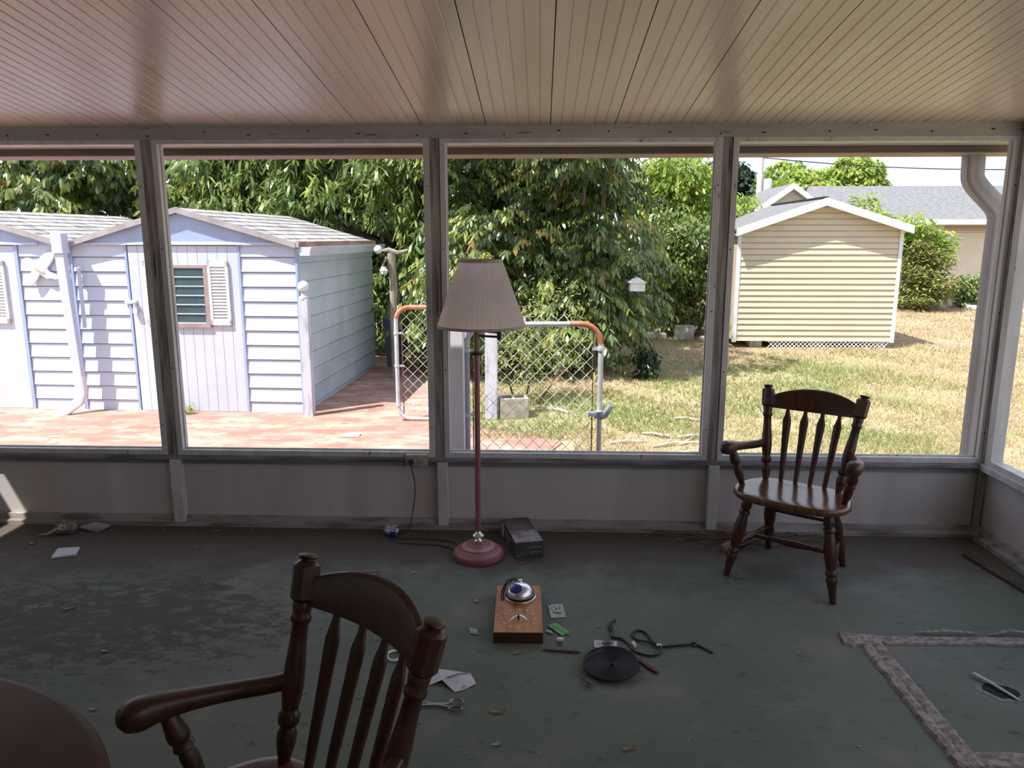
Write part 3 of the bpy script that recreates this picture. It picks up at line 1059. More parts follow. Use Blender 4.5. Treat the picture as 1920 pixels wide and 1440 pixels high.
# downspout in the valley between both sheds
vs_ = thing('downspout', 'pale blue downspout with white kickout between the two blue sheds', 'downspout', (-4.755, 7.40, G))
m = MB()
m.box(-0.055, 0.055, -0.09, 0.02, 1.63, 1.83)
m.build('outlet_box', M_blue_wall, vs_, bevel=0.006)
m = MB()
m.box(-0.045, 0.045, -0.075, -0.005, 0.40, 1.63, Matrix.Shear('XZ', 4, (0, 0)) if False else None)
for i, v in enumerate(m.v):
    m.v[i] = (v[0] + (1.7 - v[2]) * 0.04, v[1], v[2])
m.build('pipe', M_blue_wall, vs_, bevel=0.006)
m = MB()
ribbed([(0.052, -0.04, 0.40), (0.06, -0.04, 0.22), (0.03, -0.06, 0.13), (-0.08, -0.16, 0.035), (-0.13, -0.20, 0.025)], m, 0.047, 0.04)
m.build('kickout', M_white_paint, vs_, smooth=True)
# slim conduit beside it
cd = MB()
cd.box(-4.66, -4.64, 7.44, 7.475, 0.75, 1.35)
tag(cd.build('conduit', M_blue_wall), 'slim pale blue strip on shed wall just right of the valley downspout', 'conduit')

# white bird ornament on the second shed
bird = MB()
prof = [(-0.17, 0.09), (-0.15, 0.118), (-0.115, 0.118), (-0.07, 0.085), (-0.035, 0.07), (0.0, 0.115), (0.05, 0.155), (0.10, 0.172), (0.155, 0.170), (0.165, 0.150), (0.145, 0.105), (0.105, 0.055), (0.07, 0.01),
        (0.085, -0.02), (0.165, -0.055), (0.178, -0.085), (0.155, -0.105), (0.10, -0.09), (0.06, -0.095), (0.02, -0.07), (-0.01, -0.045), (-0.045, -0.10), (-0.085, -0.15), (-0.115, -0.165), (-0.125, -0.12), (-0.115, -0.06), (-0.09, -0.005), (-0.105, 0.035), (-0.135, 0.075)]
bird.prism(prof, -0.028, 0.0, 'y')
bird.sphere((0.0, -0.03, 0.0), 0.05, sc=(1.7, 0.32, 0.5), M=Matrix.Translation((-0.02, 0, 0.015)) @ Matrix.Rotation(0.62, 4, 'Y'))
bo = bird.build('bird_ornament', M_white_paint, loc=(-5.07, 7.52, 1.335), bevel=0.006)
tag(bo, 'white gull shaped wall ornament on the left blue shed', 'ornament')

# post with a ball finial at the corner of the main shed
fp = thing('finial_post', 'short pale post with ball finial at front corner of blue shed', 'post', (-2.33, 7.33, G))
m = MB()
m.box(-0.045, 0.045, -0.045, 0.045, 0.0, 1.19)
m.build('shaft', M_fencepost, fp, bevel=0.004)
m = MB()
m.lathe([(0.05, 1.19), (0.05, 1.215), (0.03, 1.22), (0.022, 1.25), (0.03, 1.265)], 16)
m.build('cap', M_fencepost, fp, smooth=True)
m = MB()
m.sphere((0, 0, 1.315), 0.055)
m.build('ball', M_white_paint, fp, smooth=True)

# crooked weathered post with a cross branch and white decorations
cp_ = thing('rustic_post', 'crooked weathered wooden post with short cross branch behind blue shed corner', 'post', (-1.845, 9.37, G))
m = MB()
m.tube([(0.0, 0, 0), (0.005, 0, 0.4), (-0.01, 0.01, 0.8), (0.01, 0.0, 1.2), (-0.01, 0, 1.60)], [0.05, 0.047, 0.046, 0.048, 0.052], 10)
m.build('shaft', M_old_post, cp_, smooth=True)
m = MB()
m.tube([(-0.15, -0.02, 1.62), (-0.04, -0.01, 1.64), (0.07, 0.0, 1.60), (0.2, 0.0, 1.635)], [0.015, 0.03, 0.03, 0.014], 8)
m.tube([(-0.06, -0.05, 1.55), (-0.11, -0.05, 1.44)], [0.016, 0.01], 6)
m.build('branch', M_old_post, cp_, smooth=True)
m = MB()
m.sphere((-1.985, 9.22, 1.51), 0.052)
tag(m.build('ball_ornament', M_white_paint, smooth=True), 'white ball hung on the end of the rustic post branch', 'ornament')
m = MB()
for i in range(6):
    a_ = i * PI / 3
    m.sphere((-1.93 + 0.03 * math.cos(a_), 9.26, 1.255 + 0.035 * math.sin(a_)), 0.022, 8, 6, (1, 0.5, 1))
m.sphere((-1.93, 9.25, 1.255), 0.02, 8, 6)
tag(m.build('shell_ornament', M_white_paint, smooth=True), 'white rosette hanging left of the crooked rustic post', 'ornament')

# ------------------------------------------------------------------ gates and posts


def chain_link(mb, w, h, cell, r=0.0029, z0=0.0, x0=0.0):
    """zig-zag wires hooking into each other, in the local xz plane"""
    n = int(round(w / (cell / 2)))
    step = w / n
    nv = int(h / (cell / 2))
    for i in range(n):
        pts = []
        xa = x0 + i * step
        for j in range(nv + 1):
            off = step if (j + i) % 2 else 0.0
            pts.append((xa + off, 0.003 * ((j % 2) * 2 - 1), z0 + h * j / nv))
        mb.tube(pts, r, 4)
    return mb


def gate_frame(mb, w, h, r, z0, rad=0.13, x0=0.0, rb=None):
    rb = rb or rad
    pts = []
    for cx, cz, a0, rad in ((x0 + w - rad, z0 + h - rad, 0, rad), (x0 + rad, z0 + h - rad, 90, rad), (x0 + rb, z0 + rb, 180, rb), (x0 + w - rb, z0 + rb, 270, rb)):
        for k in range(7):
            a = math.radians(a0 + 15 * k)
            pts.append((cx + rad * math.cos(a), 0, cz + rad * math.sin(a)))
    mb.tube(pts, r, 10, closed=True)
    return mb


gl_ = thing('chain_link_gate', 'smaller open chain link gate leaf left of the middle porch post', 'gate', (-1.39, 7.15, G), 0.03)
gate_frame(MB(), 0.66, 1.10, 0.0205, 0.03).build('frame', M_galv, gl_, smooth=True)
m = MB()
pts = []
for k in range(6):
    a = math.radians(95 + 15 * k)
    pts.append((0.13 + 0.13 * math.cos(a), 0, 1.00 + 0.13 * math.sin(a)))
m.tube([(0.62, 0, 1.13), (0.4, 0, 1.131), (0.2, 0, 1.131)] + pts, 0.0222, 10)
m.build('rusty_rail', M_rust, gl_, smooth=True)['label'] = 'rust coated top rail'
chain_link(MB(), 0.56, 1.02, 0.098, z0=0.07, x0=0.05).build('mesh', M_wire, gl_)
for zz in (0.16, 0.55, 0.87):
    m = MB()
    m.lathe([(0.026, 0), (0.026, 0.022)], 12, Matrix.Translation((0.0, 0, zz)))
    m.box(0.02, 0.07, -0.004, 0.004, zz, zz + 0.02)
    m.build('tension_band', M_galv, gl_)
m = MB()
m.tube([(0.055, 0, 0.08), (0.055, 0, 0.98)], 0.006, 6)
m.build('tension_bar', M_rustrod, gl_)
m = MB()
m.tube([(0.22 + 0.05 * i, 0.0, 1.14 + 0.035 * (i % 2) + 0.01 * math.sin(i)) for i in range(9)], 0.0035, 5)
m.build('twist_wire', M_wire, gl_)

gr_ = thing('chain_link_gate', 'larger chain link gate leaf behind the pink floor lamp', 'gate', (-0.50, 5.04, G), 0.11)
gw, gh = 0.925, 1.175
gate_frame(MB(), gw, gh, 0.0185, 0.03, 0.14, rb=0.05).build('frame', M_galv, gr_, smooth=True)
m = MB()
pts = []
for k in range(7):
    a = math.radians(90 - 15 * k)
    pts.append((gw - 0.14 + 0.14 * math.cos(a), 0, 1.065 + 0.14 * math.sin(a)))
m.tube([(gw - 0.22, 0, 1.205)] + pts, 0.0198, 10)
m.build('rusty_corner', M_rust, gr_, smooth=True)['label'] = 'rusty orange bend of the pipe'
m = MB()
m.tube([(0.0, 0, 0.10), (0.0, 0, 1.05)], 0.0205, 12)
m.build('hinge_stile', M_galvshade, gr_, smooth=True)
chain_link(MB(), 0.83, 1.11, 0.092, z0=0.06, x0=0.042).build('mesh', M_wire, gr_)
for xx in (0.042, gw - 0.052):
    m = MB()
    m.tube([(xx, 0.004, 0.05), (xx, 0.004, 1.17)], 0.0045, 6)
    m.build('tension_bar', M_rustrod, gr_)
for xx, s in ((0.0, 1), (gw, -1)):
    for zz in (0.19, 0.57, 1.02):
        m = MB()
        m.lathe([(0.028, 0), (0.028, 0.022)], 12, Matrix.Translation((xx, 0, zz)))
        m.box(min(xx, xx + s * 0.06), max(xx, xx + s * 0.06), -0.005, 0.005, zz, zz + 0.02)
        m.build('tension_band', M_galv, gr_)
m = MB()
m.lathe([(0.032, 0), (0.032, 0.05)], 12, Matrix.Translation((gw - 0.005, 0, 0.54)))
m.box(gw - 0.08, gw - 0.02, -0.012, 0.012, 0.555, 0.582)
m.tube([(gw + 0.008, -0.02, 0.55), (gw + 0.042, -0.02, 0.565), (gw + 0.072, -0.02, 0.635)], [0.02, 0.02, 0.022], 8)
m.build('latch', M_galvshade, gr_)
m = MB()
m.tube([(0.33 + 0.042 * i, 0.0, 1.222 + 0.045 * (1 - (i % 2)) + 0.008 * math.cos(i)) for i in range(10)], 0.003, 5)
m.build('twist_wire', M_wire, gr_)

gp = thing('gate_post', 'square white gate post just right of the middle porch post', 'post', (-0.570, 5.0, G))
m = MB()
m.box(-0.058, 0.058, -0.058, 0.058, 0.0, 1.24)
m.build('sleeve', M_gatepost, gp, bevel=0.008)
m = MB()
m.add([(-0.066, -0.066, 1.24), (0.066, -0.066, 1.24), (0.066, 0.066, 1.24), (-0.066, 0.066, 1.24), (0, 0, 1.285)], [(3, 2, 1, 0), (0, 1, 4), (1, 2, 4), (2, 3, 4), (3, 0, 4)])
m.build('cap', M_gatepost, gp)

fp2 = MB()
fp2.box(-0.06, 0.06, -0.05, 0.05, 0.0, 1.12)
fo = fp2.build('fence_post', M_fencepost, loc=(-0.48, 7.30, G), bevel=0.008)
tag(fo, 'peeling white fence post standing behind the chain link gate mesh', 'post')

# cinder block
cb = MB()
for (xa, xb, ya, yb) in ((-0.145, 0.145, -0.095, -0.065), (-0.145, 0.145, 0.065, 0.095), (-0.145, -0.115, -0.065, 0.065), (-0.015, 0.015, -0.065, 0.065), (0.115, 0.145, -0.065, 0.065)):
    cb.box(xa, xb, ya * 1.05, yb * 1.05, 0.0, 0.21)
o = cb.build('cinder_block', M_block, loc=(-0.27, 7.40, G), rot=(0, 0, math.radians(12)), bevel=0.006)
tag(o, 'grey hollow concrete block lying beside the peeling fence post', 'block')

# bleached fallen branches on the lawn
fb_specs = [((0.62, 6.40), 0.35, 0.2, 4), ((0.98, 6.30), 0.50, 0.35, 5), ((0.95, 6.75), 0.3, -0.5, 4), ((1.25, 6.62), 0.42, 0.1, 3),
            ((0.30, 7.55), 0.34, 2.5, 4), ((1.35, 7.35), 0.3, -0.35, 3), ((1.12, 6.08), 0.42, 0.15, 3)]
fl = ['bleached branch on lawn just right of the chain link gate latch', 'largest forked bleached branch on lawn right of the gate',
      'thin bleached twig above the forked branch on the lawn', 'bleached branch lying nearest the third porch post',
      'pale branch seen through the chain link gate mesh', 'single short pale branch farthest out on the dry lawn', 'pale branch nearest the sill right of the gate']
for i, ((bx, by), ln, an, nb) in enumerate(fb_specs):
    m = MB()
    ca, sa = math.cos(an), math.sin(an)
    m.tube([(0, 0, 0.012), (ln * 0.4 * ca, ln * 0.4 * sa, 0.03), (ln * ca, ln * sa, 0.015)], [0.012, 0.010, 0.004], 6)
    for q in range(nb):
        t = 0.2 + 0.7 * q / nb
        a2 = an + random.choice((-1, 1)) * random.uniform(0.4, 0.9)
        l2 = ln * random.uniform(0.25, 0.45)
        m.tube([(ln * t * ca, ln * t * sa, 0.022), (ln * t * ca + l2 * math.cos(a2), ln * t * sa + l2 * math.sin(a2), 0.02 + 0.03 * random.random())], [0.007, 0.003], 5)
    o = m.build('fallen_branch', M_fallen, loc=(bx, by, G), smooth=True)
    tag(o, fl[i], 'branch', 'fallen branches on the lawn')

# pale scrap on the bricks and a loop of wire by the gate
m = MB()
m.add([(-0.08, -0.05, 0.004), (0.09, -0.04, 0.004), (0.08, 0.06, 0.02), (-0.06, 0.06, 0.006), (0.0, 0.0, 0.03)], [(0, 1, 4), (1, 2, 4), (2, 3, 4), (3, 0, 4), (0, 3, 2, 1)])
tag(m.build('paper_scrap', M_paper, loc=(-1.72, 6.55, G + 0.012)), 'white crumpled scrap lying on the brick paving', 'scrap')

# ------------------------------------------------------------------ tan shed
TY = 12.4
ts = thing('garden_shed', 'small tan lap sided shed with white rake boards on lawn', 'shed', (3.18, TY, G))
TW, TD = 2.57, 2.6
m = MB()
zb, ze, za = 0.12, 1.93, 2.41
m.prism([(0.01, zb), (TW - 0.01, zb), (TW - 0.01, ze), (TW / 2, za - 0.06), (0.01, ze)], 0.015, TD, 'y')
m.build('body', M_tanwall, ts)
m = MB()
rows = 21
pt = (ze + 0.35 - zb) / rows
for i in range(28):
    z0_ = zb + i * 0.0935
    z1_ = min(z0_ + 0.0935, za - 0.07)
    if z0_ >= za - 0.08:
        break

    def hx(z):
        return TW / 2 if z <= ze else max(0.0, TW / 2 * (za - 0.06 - z) / (za - 0.06 - ze))
    a0, a1 = hx(z0_), hx(z1_)
    c = TW / 2
    z1_ -= 0.008
    m.add([(c - a0, -0.024, z0_), (c + a0, -0.024, z0_), (c + a1, -0.006, z1_), (c - a1, -0.006, z1_), (c - a0, 0.016, z0_), (c + a0, 0.016, z0_), (c - a1, 0.016, z1_), (c + a1, 0.016, z1_)], [(0, 1, 2, 3), (0, 4, 5, 1), (3, 2, 7, 6)])
m.build('siding', M_tanwall, ts)
for xx in (-0.02, TW - 0.04):
    m = MB()
    m.box(xx, xx + 0.06, -0.03, 0.03, zb - 0.02, ze)
    m.build('corner_trim', M_white_paint, ts)
m = MB()
half = TW / 2 + 0.09
for sg in (-1, 1):
    xe = TW / 2 + sg * half
    zt, zt2 = 2.395, 1.945 + (0.02 if sg > 0 else -0.02)
    m.add([(TW / 2, -0.19, zt), (xe, -0.19, zt2), (xe, TD + 0.15, zt2), (TW / 2, TD + 0.15, zt), (TW / 2, -0.19, zt - 0.03), (xe, -0.19, zt2 - 0.03), (xe, TD + 0.15, zt2 - 0.03), (TW / 2, TD + 0.15, zt - 0.03)],
          [(0, 1, 2, 3), (7, 6, 5, 4), (0, 4, 5, 1), (1, 5, 6, 2), (2, 6, 7, 3), (3, 7, 4, 0)])
m.build('roof', M_shingle, ts)
m = MB()
for sg in (-1, 1):
    xe = TW / 2 + sg * half
    zt, zt2 = 2.40, 1.95 + (0.02 if sg > 0 else -0.02)
    m.add([(TW / 2, -0.21, zt), (xe, -0.21, zt2), (xe, -0.21, zt2 - 0.12), (TW / 2, -0.21, zt - 0.12), (TW / 2, -0.185, zt), (xe, -0.185, zt2), (xe, -0.185, zt2 - 0.12), (TW / 2, -0.185, zt - 0.12)],
          [(0, 1, 2, 3), (7, 6, 5, 4), (0, 4, 5, 1), (1, 5, 6, 2), (2, 6, 7, 3), (3, 7, 4, 0)])
    # soffit
    m.add([(TW / 2, -0.19, zt - 0.10), (xe, -0.19, zt2 - 0.10), (xe, 0.0, zt2 - 0.10), (TW / 2, 0.0, zt - 0.10)], [(0, 1, 2, 3)])
m.build('rake_board', M_white_paint, ts)
m = MB()
m.box(TW / 2 - 0.04, TW / 2 + 0.05, -0.12, TD, 2.39, 2.42)
m.build('ridge_cap', MATS['ceiling_seam'], ts)
m = MB()       # lattice skirt: crossed slats
lx0, lx1 = 0.54, TW - 0.03
n = 29
for i in range(n):
    xa = lx0 + (lx1 - lx0) * i / n
    for sg in (-1, 1):
        xb = xa + sg * 0.12
        if xb < lx0 or xb > lx1:
            continue
        yy = -0.012 if sg > 0 else -0.006
        m.add([(xa, yy, 0.0), (xa + 0.021, yy, 0.0), (xb + 0.021, yy, 0.12), (xb, yy, 0.12)], [(0, 1, 2, 3)])
m.box(lx0, lx1, -0.018, -0.012, 0.108, 0.12)
m.build('lattice_skirt', M_white_paint, ts)
for xx in (0.3, 1.3, 2.3):
    m = MB()
    m.box(xx, xx + 0.2, 0.1, 0.35, 0.0, zb)
    m.build('footing', M_stone, ts)

# ------------------------------------------------------------------ neighbouring house
HY = 22.5
hs = thing('house', 'neighbouring house with grey shingle roof and white gable behind tan shed', 'house', (7.3, HY, ground(HY)))
hz = -ground(HY)
m = MB()
m.box(0.2, 16, 0.6, 8, 0.0, 2.05 + hz)
m.build('wall', M_housewall, hs)
m = MB()
m.box(4.85, 6.3, 0.575, 0.6, 0.12, 1.80 + hz)
m.build('wall_panel', pm('pale_panel', (0.64, 0.57, 0.50), (0.60, 0.53, 0.46), 2), hs)
m = MB()
m.box(4.5, 4.83, 0.57, 0.6, 0.1, 1.85 + hz)
m.build('trim_board', pm('blue_white_trim', (0.62, 0.68, 0.76)), hs)
m = MB()
m.box(4.6, 6.5, 0.56, 0.6, 1.86 + hz, 1.96 + hz)
m.build('band', M_housebrick, hs)
m = MB()
m.add([(0, 0, 2.13 + hz), (16, 0, 2.13 + hz), (16, 3.6, 3.34 + hz), (1.6, 3.6, 3.34 + hz), (0, 0, 2.06 + hz), (16, 0, 2.06 + hz), (16, 3.6, 3.24 + hz), (1.6, 3.6, 3.24 + hz),
       (0, 8, 2.13 + hz), (16, 8, 2.13 + hz)],
      [(0, 1, 2, 3), (4, 7, 6, 5), (0, 4, 5, 1), (3, 2, 9, 8)])
m.build('roof', M_shingle, hs)
m = MB()
m.box(0, 16, -0.06, 0.02, 2.03 + hz, 2.17 + hz)
m.build('gutter', M_white_paint, hs)
m = MB()
gx, gz = -0.42, 3.02 + hz
for sg in (-1, 1):
    xe = gx + sg * 1.1
    z2 = gz - 0.78
    m.add([(gx, -1.2, gz + 0.10), (xe, -1.2, z2 + 0.10), (xe, -1.2, z2 - 0.06), (gx, -1.2, gz - 0.06), (gx, -1.1, gz + 0.10), (xe, -1.1, z2 + 0.10), (xe, -1.1, z2 - 0.06), (gx, -1.1, gz - 0.06)],
          [(0, 1, 2, 3), (7, 6, 5, 4), (0, 4, 5, 1), (1, 5, 6, 2), (2, 6, 7, 3), (3, 7, 4, 0)])
m.build('gable_trim', M_white_paint, hs)
m = MB()
m.prism([(gx - 1.0, 0.0), (gx + 1.0, 0.0), (gx + 1.0, gz - 0.72), (gx, gz - 0.04), (gx - 1.0, gz - 0.72)], -1.05, 1.2, 'y')
m.build('gable_wall', pm('gable_tan', (0.52, 0.44, 0.36)), hs)
m = MB()
for sg in (-1, 1):
    xe = gx + sg * 1.1
    z2 = gz - 0.78
    m.add([(gx, -1.1, gz + 0.09), (xe, -1.1, z2 + 0.09), (xe, 1.9, z2 + 0.09), (gx, 1.9, gz + 0.09), (gx, -1.1, gz + 0.03), (xe, -1.1, z2 + 0.03), (xe, 1.9, z2 + 0.03), (gx, 1.9, gz + 0.03)],
          [(0, 1, 2, 3), (7, 6, 5, 4), (2, 6, 7, 3)])
m.build('gable_roof', M_shingle, hs)

# utility pole and cables
up = thing('utility_pole', 'thin pale utility pole behind the trees above the tan shed', 'pole', (9.2, 33, ground(33)))
m = MB()
m.lathe([(0.14, 0), (0.12, 6.5)], 10)
m.build('shaft', M_pole, up, smooth=True)
m = MB()
m.lathe([(0.17, 3.2), (0.19, 3.25), (0.19, 3.75), (0.15, 3.8)], 12, Matrix.Translation((0.33, 0, 0)))
m.build('transformer', M_pole, up, smooth=True)
m = MB()
p0, p1 = Vector((9.2, 32.9, 4.95)), Vector((21.5, 32.0, 4.40))
m.tube([p0.lerp(p1, t / 12) + Vector((0, 0, -0.22 * 4 * (t / 12) * (1 - t / 12))) for t in range(13)], 0.022, 5)
tag(m.build('overhead_cable', M_cable), 'thin dark overhead cable crossing the sky beside the downspout bend', 'cable')

# stone edging and a raised bed
for i, (x, y, sx, sy, sz, rz) in enumerate([(2.05, 13.5, 0.42, 0.22, 0.10, 0.1), (2.55, 13.35, 0.34, 0.22, 0.26, -0.1), (2.95, 13.1, 0.3, 0.2, 0.10, 0.2)]):
    m = MB()
    m.box(-sx / 2, sx / 2, -sy / 2, sy / 2, 0, sz)
    o = m.build('edging_stone', M_stone, loc=(x, y, ground(y) - 0.01), rot=(0, 0, rz), bevel=0.02)
    tag(o, ['long flat edging stone at left of the planting bed', 'tall grey edging block in the middle of the planting bed', 'low edging stone beside third porch post'][i], 'stone', 'stones edging the planting bed')
# white rubble by the house
for i, (x, y, r) in enumerate([(9.65, 18.6, 0.22), (10.05, 18.75, 0.18), (10.35, 18.5, 0.14)]):
    m = MB()
    m.sphere((0, 0, r * 0.45), r, 10, 7, (1.3, 0.9, 0.8), jitter=0.18, seed=i)
    o = m.build('rock', M_rockw, loc=(x, y, ground(y)))
    tag(o, ['largest white rock beside the juniper bush', 'white rock in the middle of the three by the house', 'smallest white rock nearest the house shrub'][i], 'rock', 'white rocks by the house')
m = MB()
m.tube([(10.0, 18.0, ground(18) + 0.08), (11.1, 17.3, ground(17.3) + 0.05)], 0.05, 8)
tag(m.build('white_pipe', M_white_paint), 'white pipe lying on the grass near the white rocks', 'pipe')
m = MB()
m.box(-0.14, 0.14, -0.14, 0.14, 0.0, 0.16)
m.prism([(-0.18, 0.16), (0.18, 0.16), (0, 0.27)], -0.18, 0.18, 'y')
m.cur = 1
m.tube([(0, 0, 0.26), (0.02, 0.05, 0.7), (0.0, 0.2, 1.3)], 0.003, 5)
bh = m.build('birdhouse', [M_white_paint, M_bark], loc=(1.17, 9.2, 1.02))
bh.scale = (0.62, 0.62, 0.62)
tag(bh, 'small white birdhouse showing through the tree leaves', 'birdhouse')

# ------------------------------------------------------------------ foliage


def leaf_mesh(name, mat, C, D, Lg, Wd, droop, tint, parent=None, roll=None, bend=0.35):
    """one mesh of many leaves. C base points (n,3), D horizontal azimuth, droop angle below horizontal"""
    n = len(C)
    az = D
    dr = droop
    dirv = np.stack([np.cos(az) * np.cos(dr), np.sin(az) * np.cos(dr), -np.sin(dr)], 1)
    dr2 = dr + bend
    dir2 = np.stack([np.cos(az) * np.cos(dr2), np.sin(az) * np.cos(dr2), -np.sin(dr2)], 1)
    side = np.stack([-np.sin(az), np.cos(az), np.zeros(n)], 1)
    nrm = np.cross(dirv, side)
    if roll is None:
        roll = rng.uniform(-0.7, 0.7, n)
    s = side * np.cos(roll)[:, None] + nrm * np.sin(roll)[:, None]
    up = np.cross(dirv, s) * -1
    L_ = Lg[:, None]
    W_ = Wd[:, None]
    a = C
    b = C + dirv * L_ * 0.40
    c = b + dir2 * L_ * 0.35
    d = c + dir2 * L_ * 0.25
    bl, br = b + s * W_ * 0.5 + up * W_ * 0.12, b - s * W_ * 0.5 + up * W_ * 0.12
    cl, cr = c + s * W_ * 0.40 + up * W_ * 0.10, c - s * W_ * 0.40 + up * W_ * 0.10
    V = np.stack([a, bl, br, cl, cr, d], 1).reshape(-1, 3)
    idx = (np.arange(n) * 6)[:, None]
    tri = np.concatenate([idx + np.array([0, 2, 1]), idx + np.array([3, 4, 5])], 0)
    quad = idx + np.array([1, 2, 4, 3])
    nt_, nq = len(tri), len(quad)
    loops = np.concatenate([tri.ravel(), quad.ravel()]).astype(np.int32)
    starts = np.concatenate([np.arange(nt_) * 3, nt_ * 3 + np.arange(nq) * 4]).astype(np.int32)
    me = bpy.data.meshes.new(name)
    me.vertices.add(len(V))
    me.vertices.foreach_set('co', V.astype(np.float32).ravel())
    me.loops.add(len(loops))
    me.loops.foreach_set('vertex_index', loops)
    me.polygons.add(nt_ + nq)
    me.polygons.foreach_set('loop_start', starts)
    me.update(calc_edges=True)
    me.validate()
    at = me.attributes.new('tint', 'FLOAT', 'POINT')
    at.data.foreach_set('value', np.repeat(tint, 6).astype(np.float32))
    me.materials.append(mat)
    o = bpy.data.objects.new(name, me)
    COL.objects.link(o)
    if parent:
        o.parent = parent
    return o


def crown(lobes, n_cl, per, leafL, leafW, droop=(0.5, 1.2), spread=0.06, tint=(0.0, 1.0), fill=0.35, squash=1.0, new_leaf=0.08):
    """leaf clusters on and inside a set of ellipsoid lobes (cx,cy,cz,rx,ry,rz)"""
    lob = np.array(lobes, float)
    wt = (lob[:, 3] * lob[:, 4] + lob[:, 3] * lob[:, 5] + lob[:, 4] * lob[:, 5])
    which = rng.choice(len(lob), n_cl, p=wt / wt.sum())
    u = rng.normal(size=(n_cl, 3))
    u /= np.linalg.norm(u, axis=1)[:, None]
    inner = rng.random(n_cl) < fill
    rad = np.where(inner, rng.uniform(0.35, 0.9, n_cl), rng.uniform(0.88, 1.08, n_cl))
    cc = lob[which, :3] + u * lob[which, 3:] * rad[:, None]
    ct = rng.normal(0.42, 0.14, n_cl)
    ct = np.where(rng.random(n_cl) < new_leaf, rng.uniform(0.70, 0.97, n_cl), ct)
    outaz = np.arctan2(u[:, 1], u[:, 0])
    rep = np.repeat(np.arange(n_cl), per)
    n = len(rep)
    C = cc[rep] + rng.normal(0, spread, (n, 3))
    az = outaz[rep] + rng.normal(0, 1.5, n)
    dr = rng.uniform(droop[0], droop[1], n)
    Lg = leafL * rng.uniform(0.7, 1.25, n)
    Wd = leafW * rng.uniform(0.75, 1.2, n)
    tn_ = np.clip(ct[rep] + rng.normal(0, 0.07, n), 0, 1)
    return C, az, Lg, Wd, dr, tn_


def combs(lobes, n_cl, per, leafL, leafW, fill=0.3, new_leaf=0.08, rach=0.30):
    """sprays: a twig reaching outward with two rows of leaflets hanging from it"""
    lob = np.array(lobes, float)
    wt = (lob[:, 3] * lob[:, 4] + lob[:, 3] * lob[:, 5] + lob[:, 4] * lob[:, 5])
    which = rng.choice(len(lob), n_cl, p=wt / wt.sum())
    u = rng.normal(size=(n_cl, 3))
    u /= np.linalg.norm(u, axis=1)[:, None]
    inner = rng.random(n_cl) < fill
    rad = np.where(inner, rng.uniform(0.4, 0.9, n_cl), rng.uniform(0.9, 1.05, n_cl))
    cc = lob[which, :3] + u * lob[which, 3:] * rad[:, None]
    az = np.arctan2(u[:, 1], u[:, 0]) + rng.normal(0, 0.6, n_cl)
    tiltv = rng.uniform(-0.35, 0.45, n_cl)
    ct = rng.normal(0.46, 0.15, n_cl)
    ct = np.where(rng.random(n_cl) < new_leaf, rng.uniform(0.70, 0.97, n_cl), ct)
    rep = np.repeat(np.arange(n_cl), per)
    t = np.tile(np.linspace(0, 1, per), n_cl)
    sgn = np.tile(np.where(np.arange(per) % 2, 1.0, -1.0), n_cl)
    a = az[rep]
    rl = rach * rng.uniform(0.7, 1.3, n_cl)[rep]
    drop = tiltv[rep] + 0.5 * t
    C = cc[rep] + np.stack([np.cos(a), np.sin(a), -np.sin(drop) * 0.8], 1) * (t * rl)[:, None]
    la = a + sgn * rng.uniform(0.5, 1.2, len(rep))
    dr = rng.uniform(0.35, 1.15, len(rep))
    Lg = leafL * rng.uniform(0.75, 1.2, len(rep)) * (1 - 0.25 * np.abs(t - 0.5))
    Wd = leafW * rng.uniform(0.8, 1.2, len(rep))
    return C, la, Lg, Wd, dr, np.clip(ct[rep] + rng.normal(0, 0.06, len(rep)) + 0.06 * t, 0, 1)


def tree(label, base, lobes, n_cl, per, lL, lW, mat, trunk_r=0.12, droop=(0.5, 1.2), name='tree', cat='tree', spread=0.07, fill=0.35, group=None, new_leaf=0.08, trunks=1, bare=(), comb=0.0):
    r = thing(name, label, cat, base, 0.0, group)
    if comb:
        C, az, Lg, Wd, dr, tt = combs(lobes, n_cl, per, lL, lW, fill, new_leaf, comb)
    else:
        C, az, Lg, Wd, dr, tt = crown(lobes, n_cl, per, lL, lW, droop, spread, fill=fill, new_leaf=new_leaf)
    keep = C[:, 2] > ground(base[1]) + 0.03
    C = C[keep] - np.array(base)
    leaf_mesh('foliage', mat, C, az[keep], Lg[keep], Wd[keep], dr[keep], tt[keep], r)
    m = MB()
    rd = random.Random(int(abs(base[0]) * 100) + 3)
    lb = list(lobes)
    rd.shuffle(lb)
    top = max(l[2] for l in lobes) - base[2]
    for q in range(trunks):
        dx, dy = rd.uniform(-0.25, 0.25), rd.uniform(-0.25, 0.25)
        f = Vector((dx * q, dy * q, top * 0.45))
        m.tube([(dx * q * 0.3, dy * q * 0.3, -0.02), (dx * q * 0.6 + 0.04, dy * q * 0.6, top * 0.22), tuple(f)], [trunk_r, trunk_r * 0.85, trunk_r * 0.7], 9)
        for l in lb[q::trunks][:7]:
            e = Vector((l[0] - base[0], l[1] - base[1], l[2] - base[2] + l[5] * 0.3))
            mid = f.lerp(e, 0.5) + Vector((0, 0, 0.08))
            m.tube([tuple(f), tuple(mid), tuple(e)], [trunk_r * 0.5, trunk_r * 0.3, trunk_r * 0.12], 6)
    for pth, rr in bare:
        m.tube(pth, rr, 6)
    m.build('trunk', M_bark, r, smooth=True)
    return r


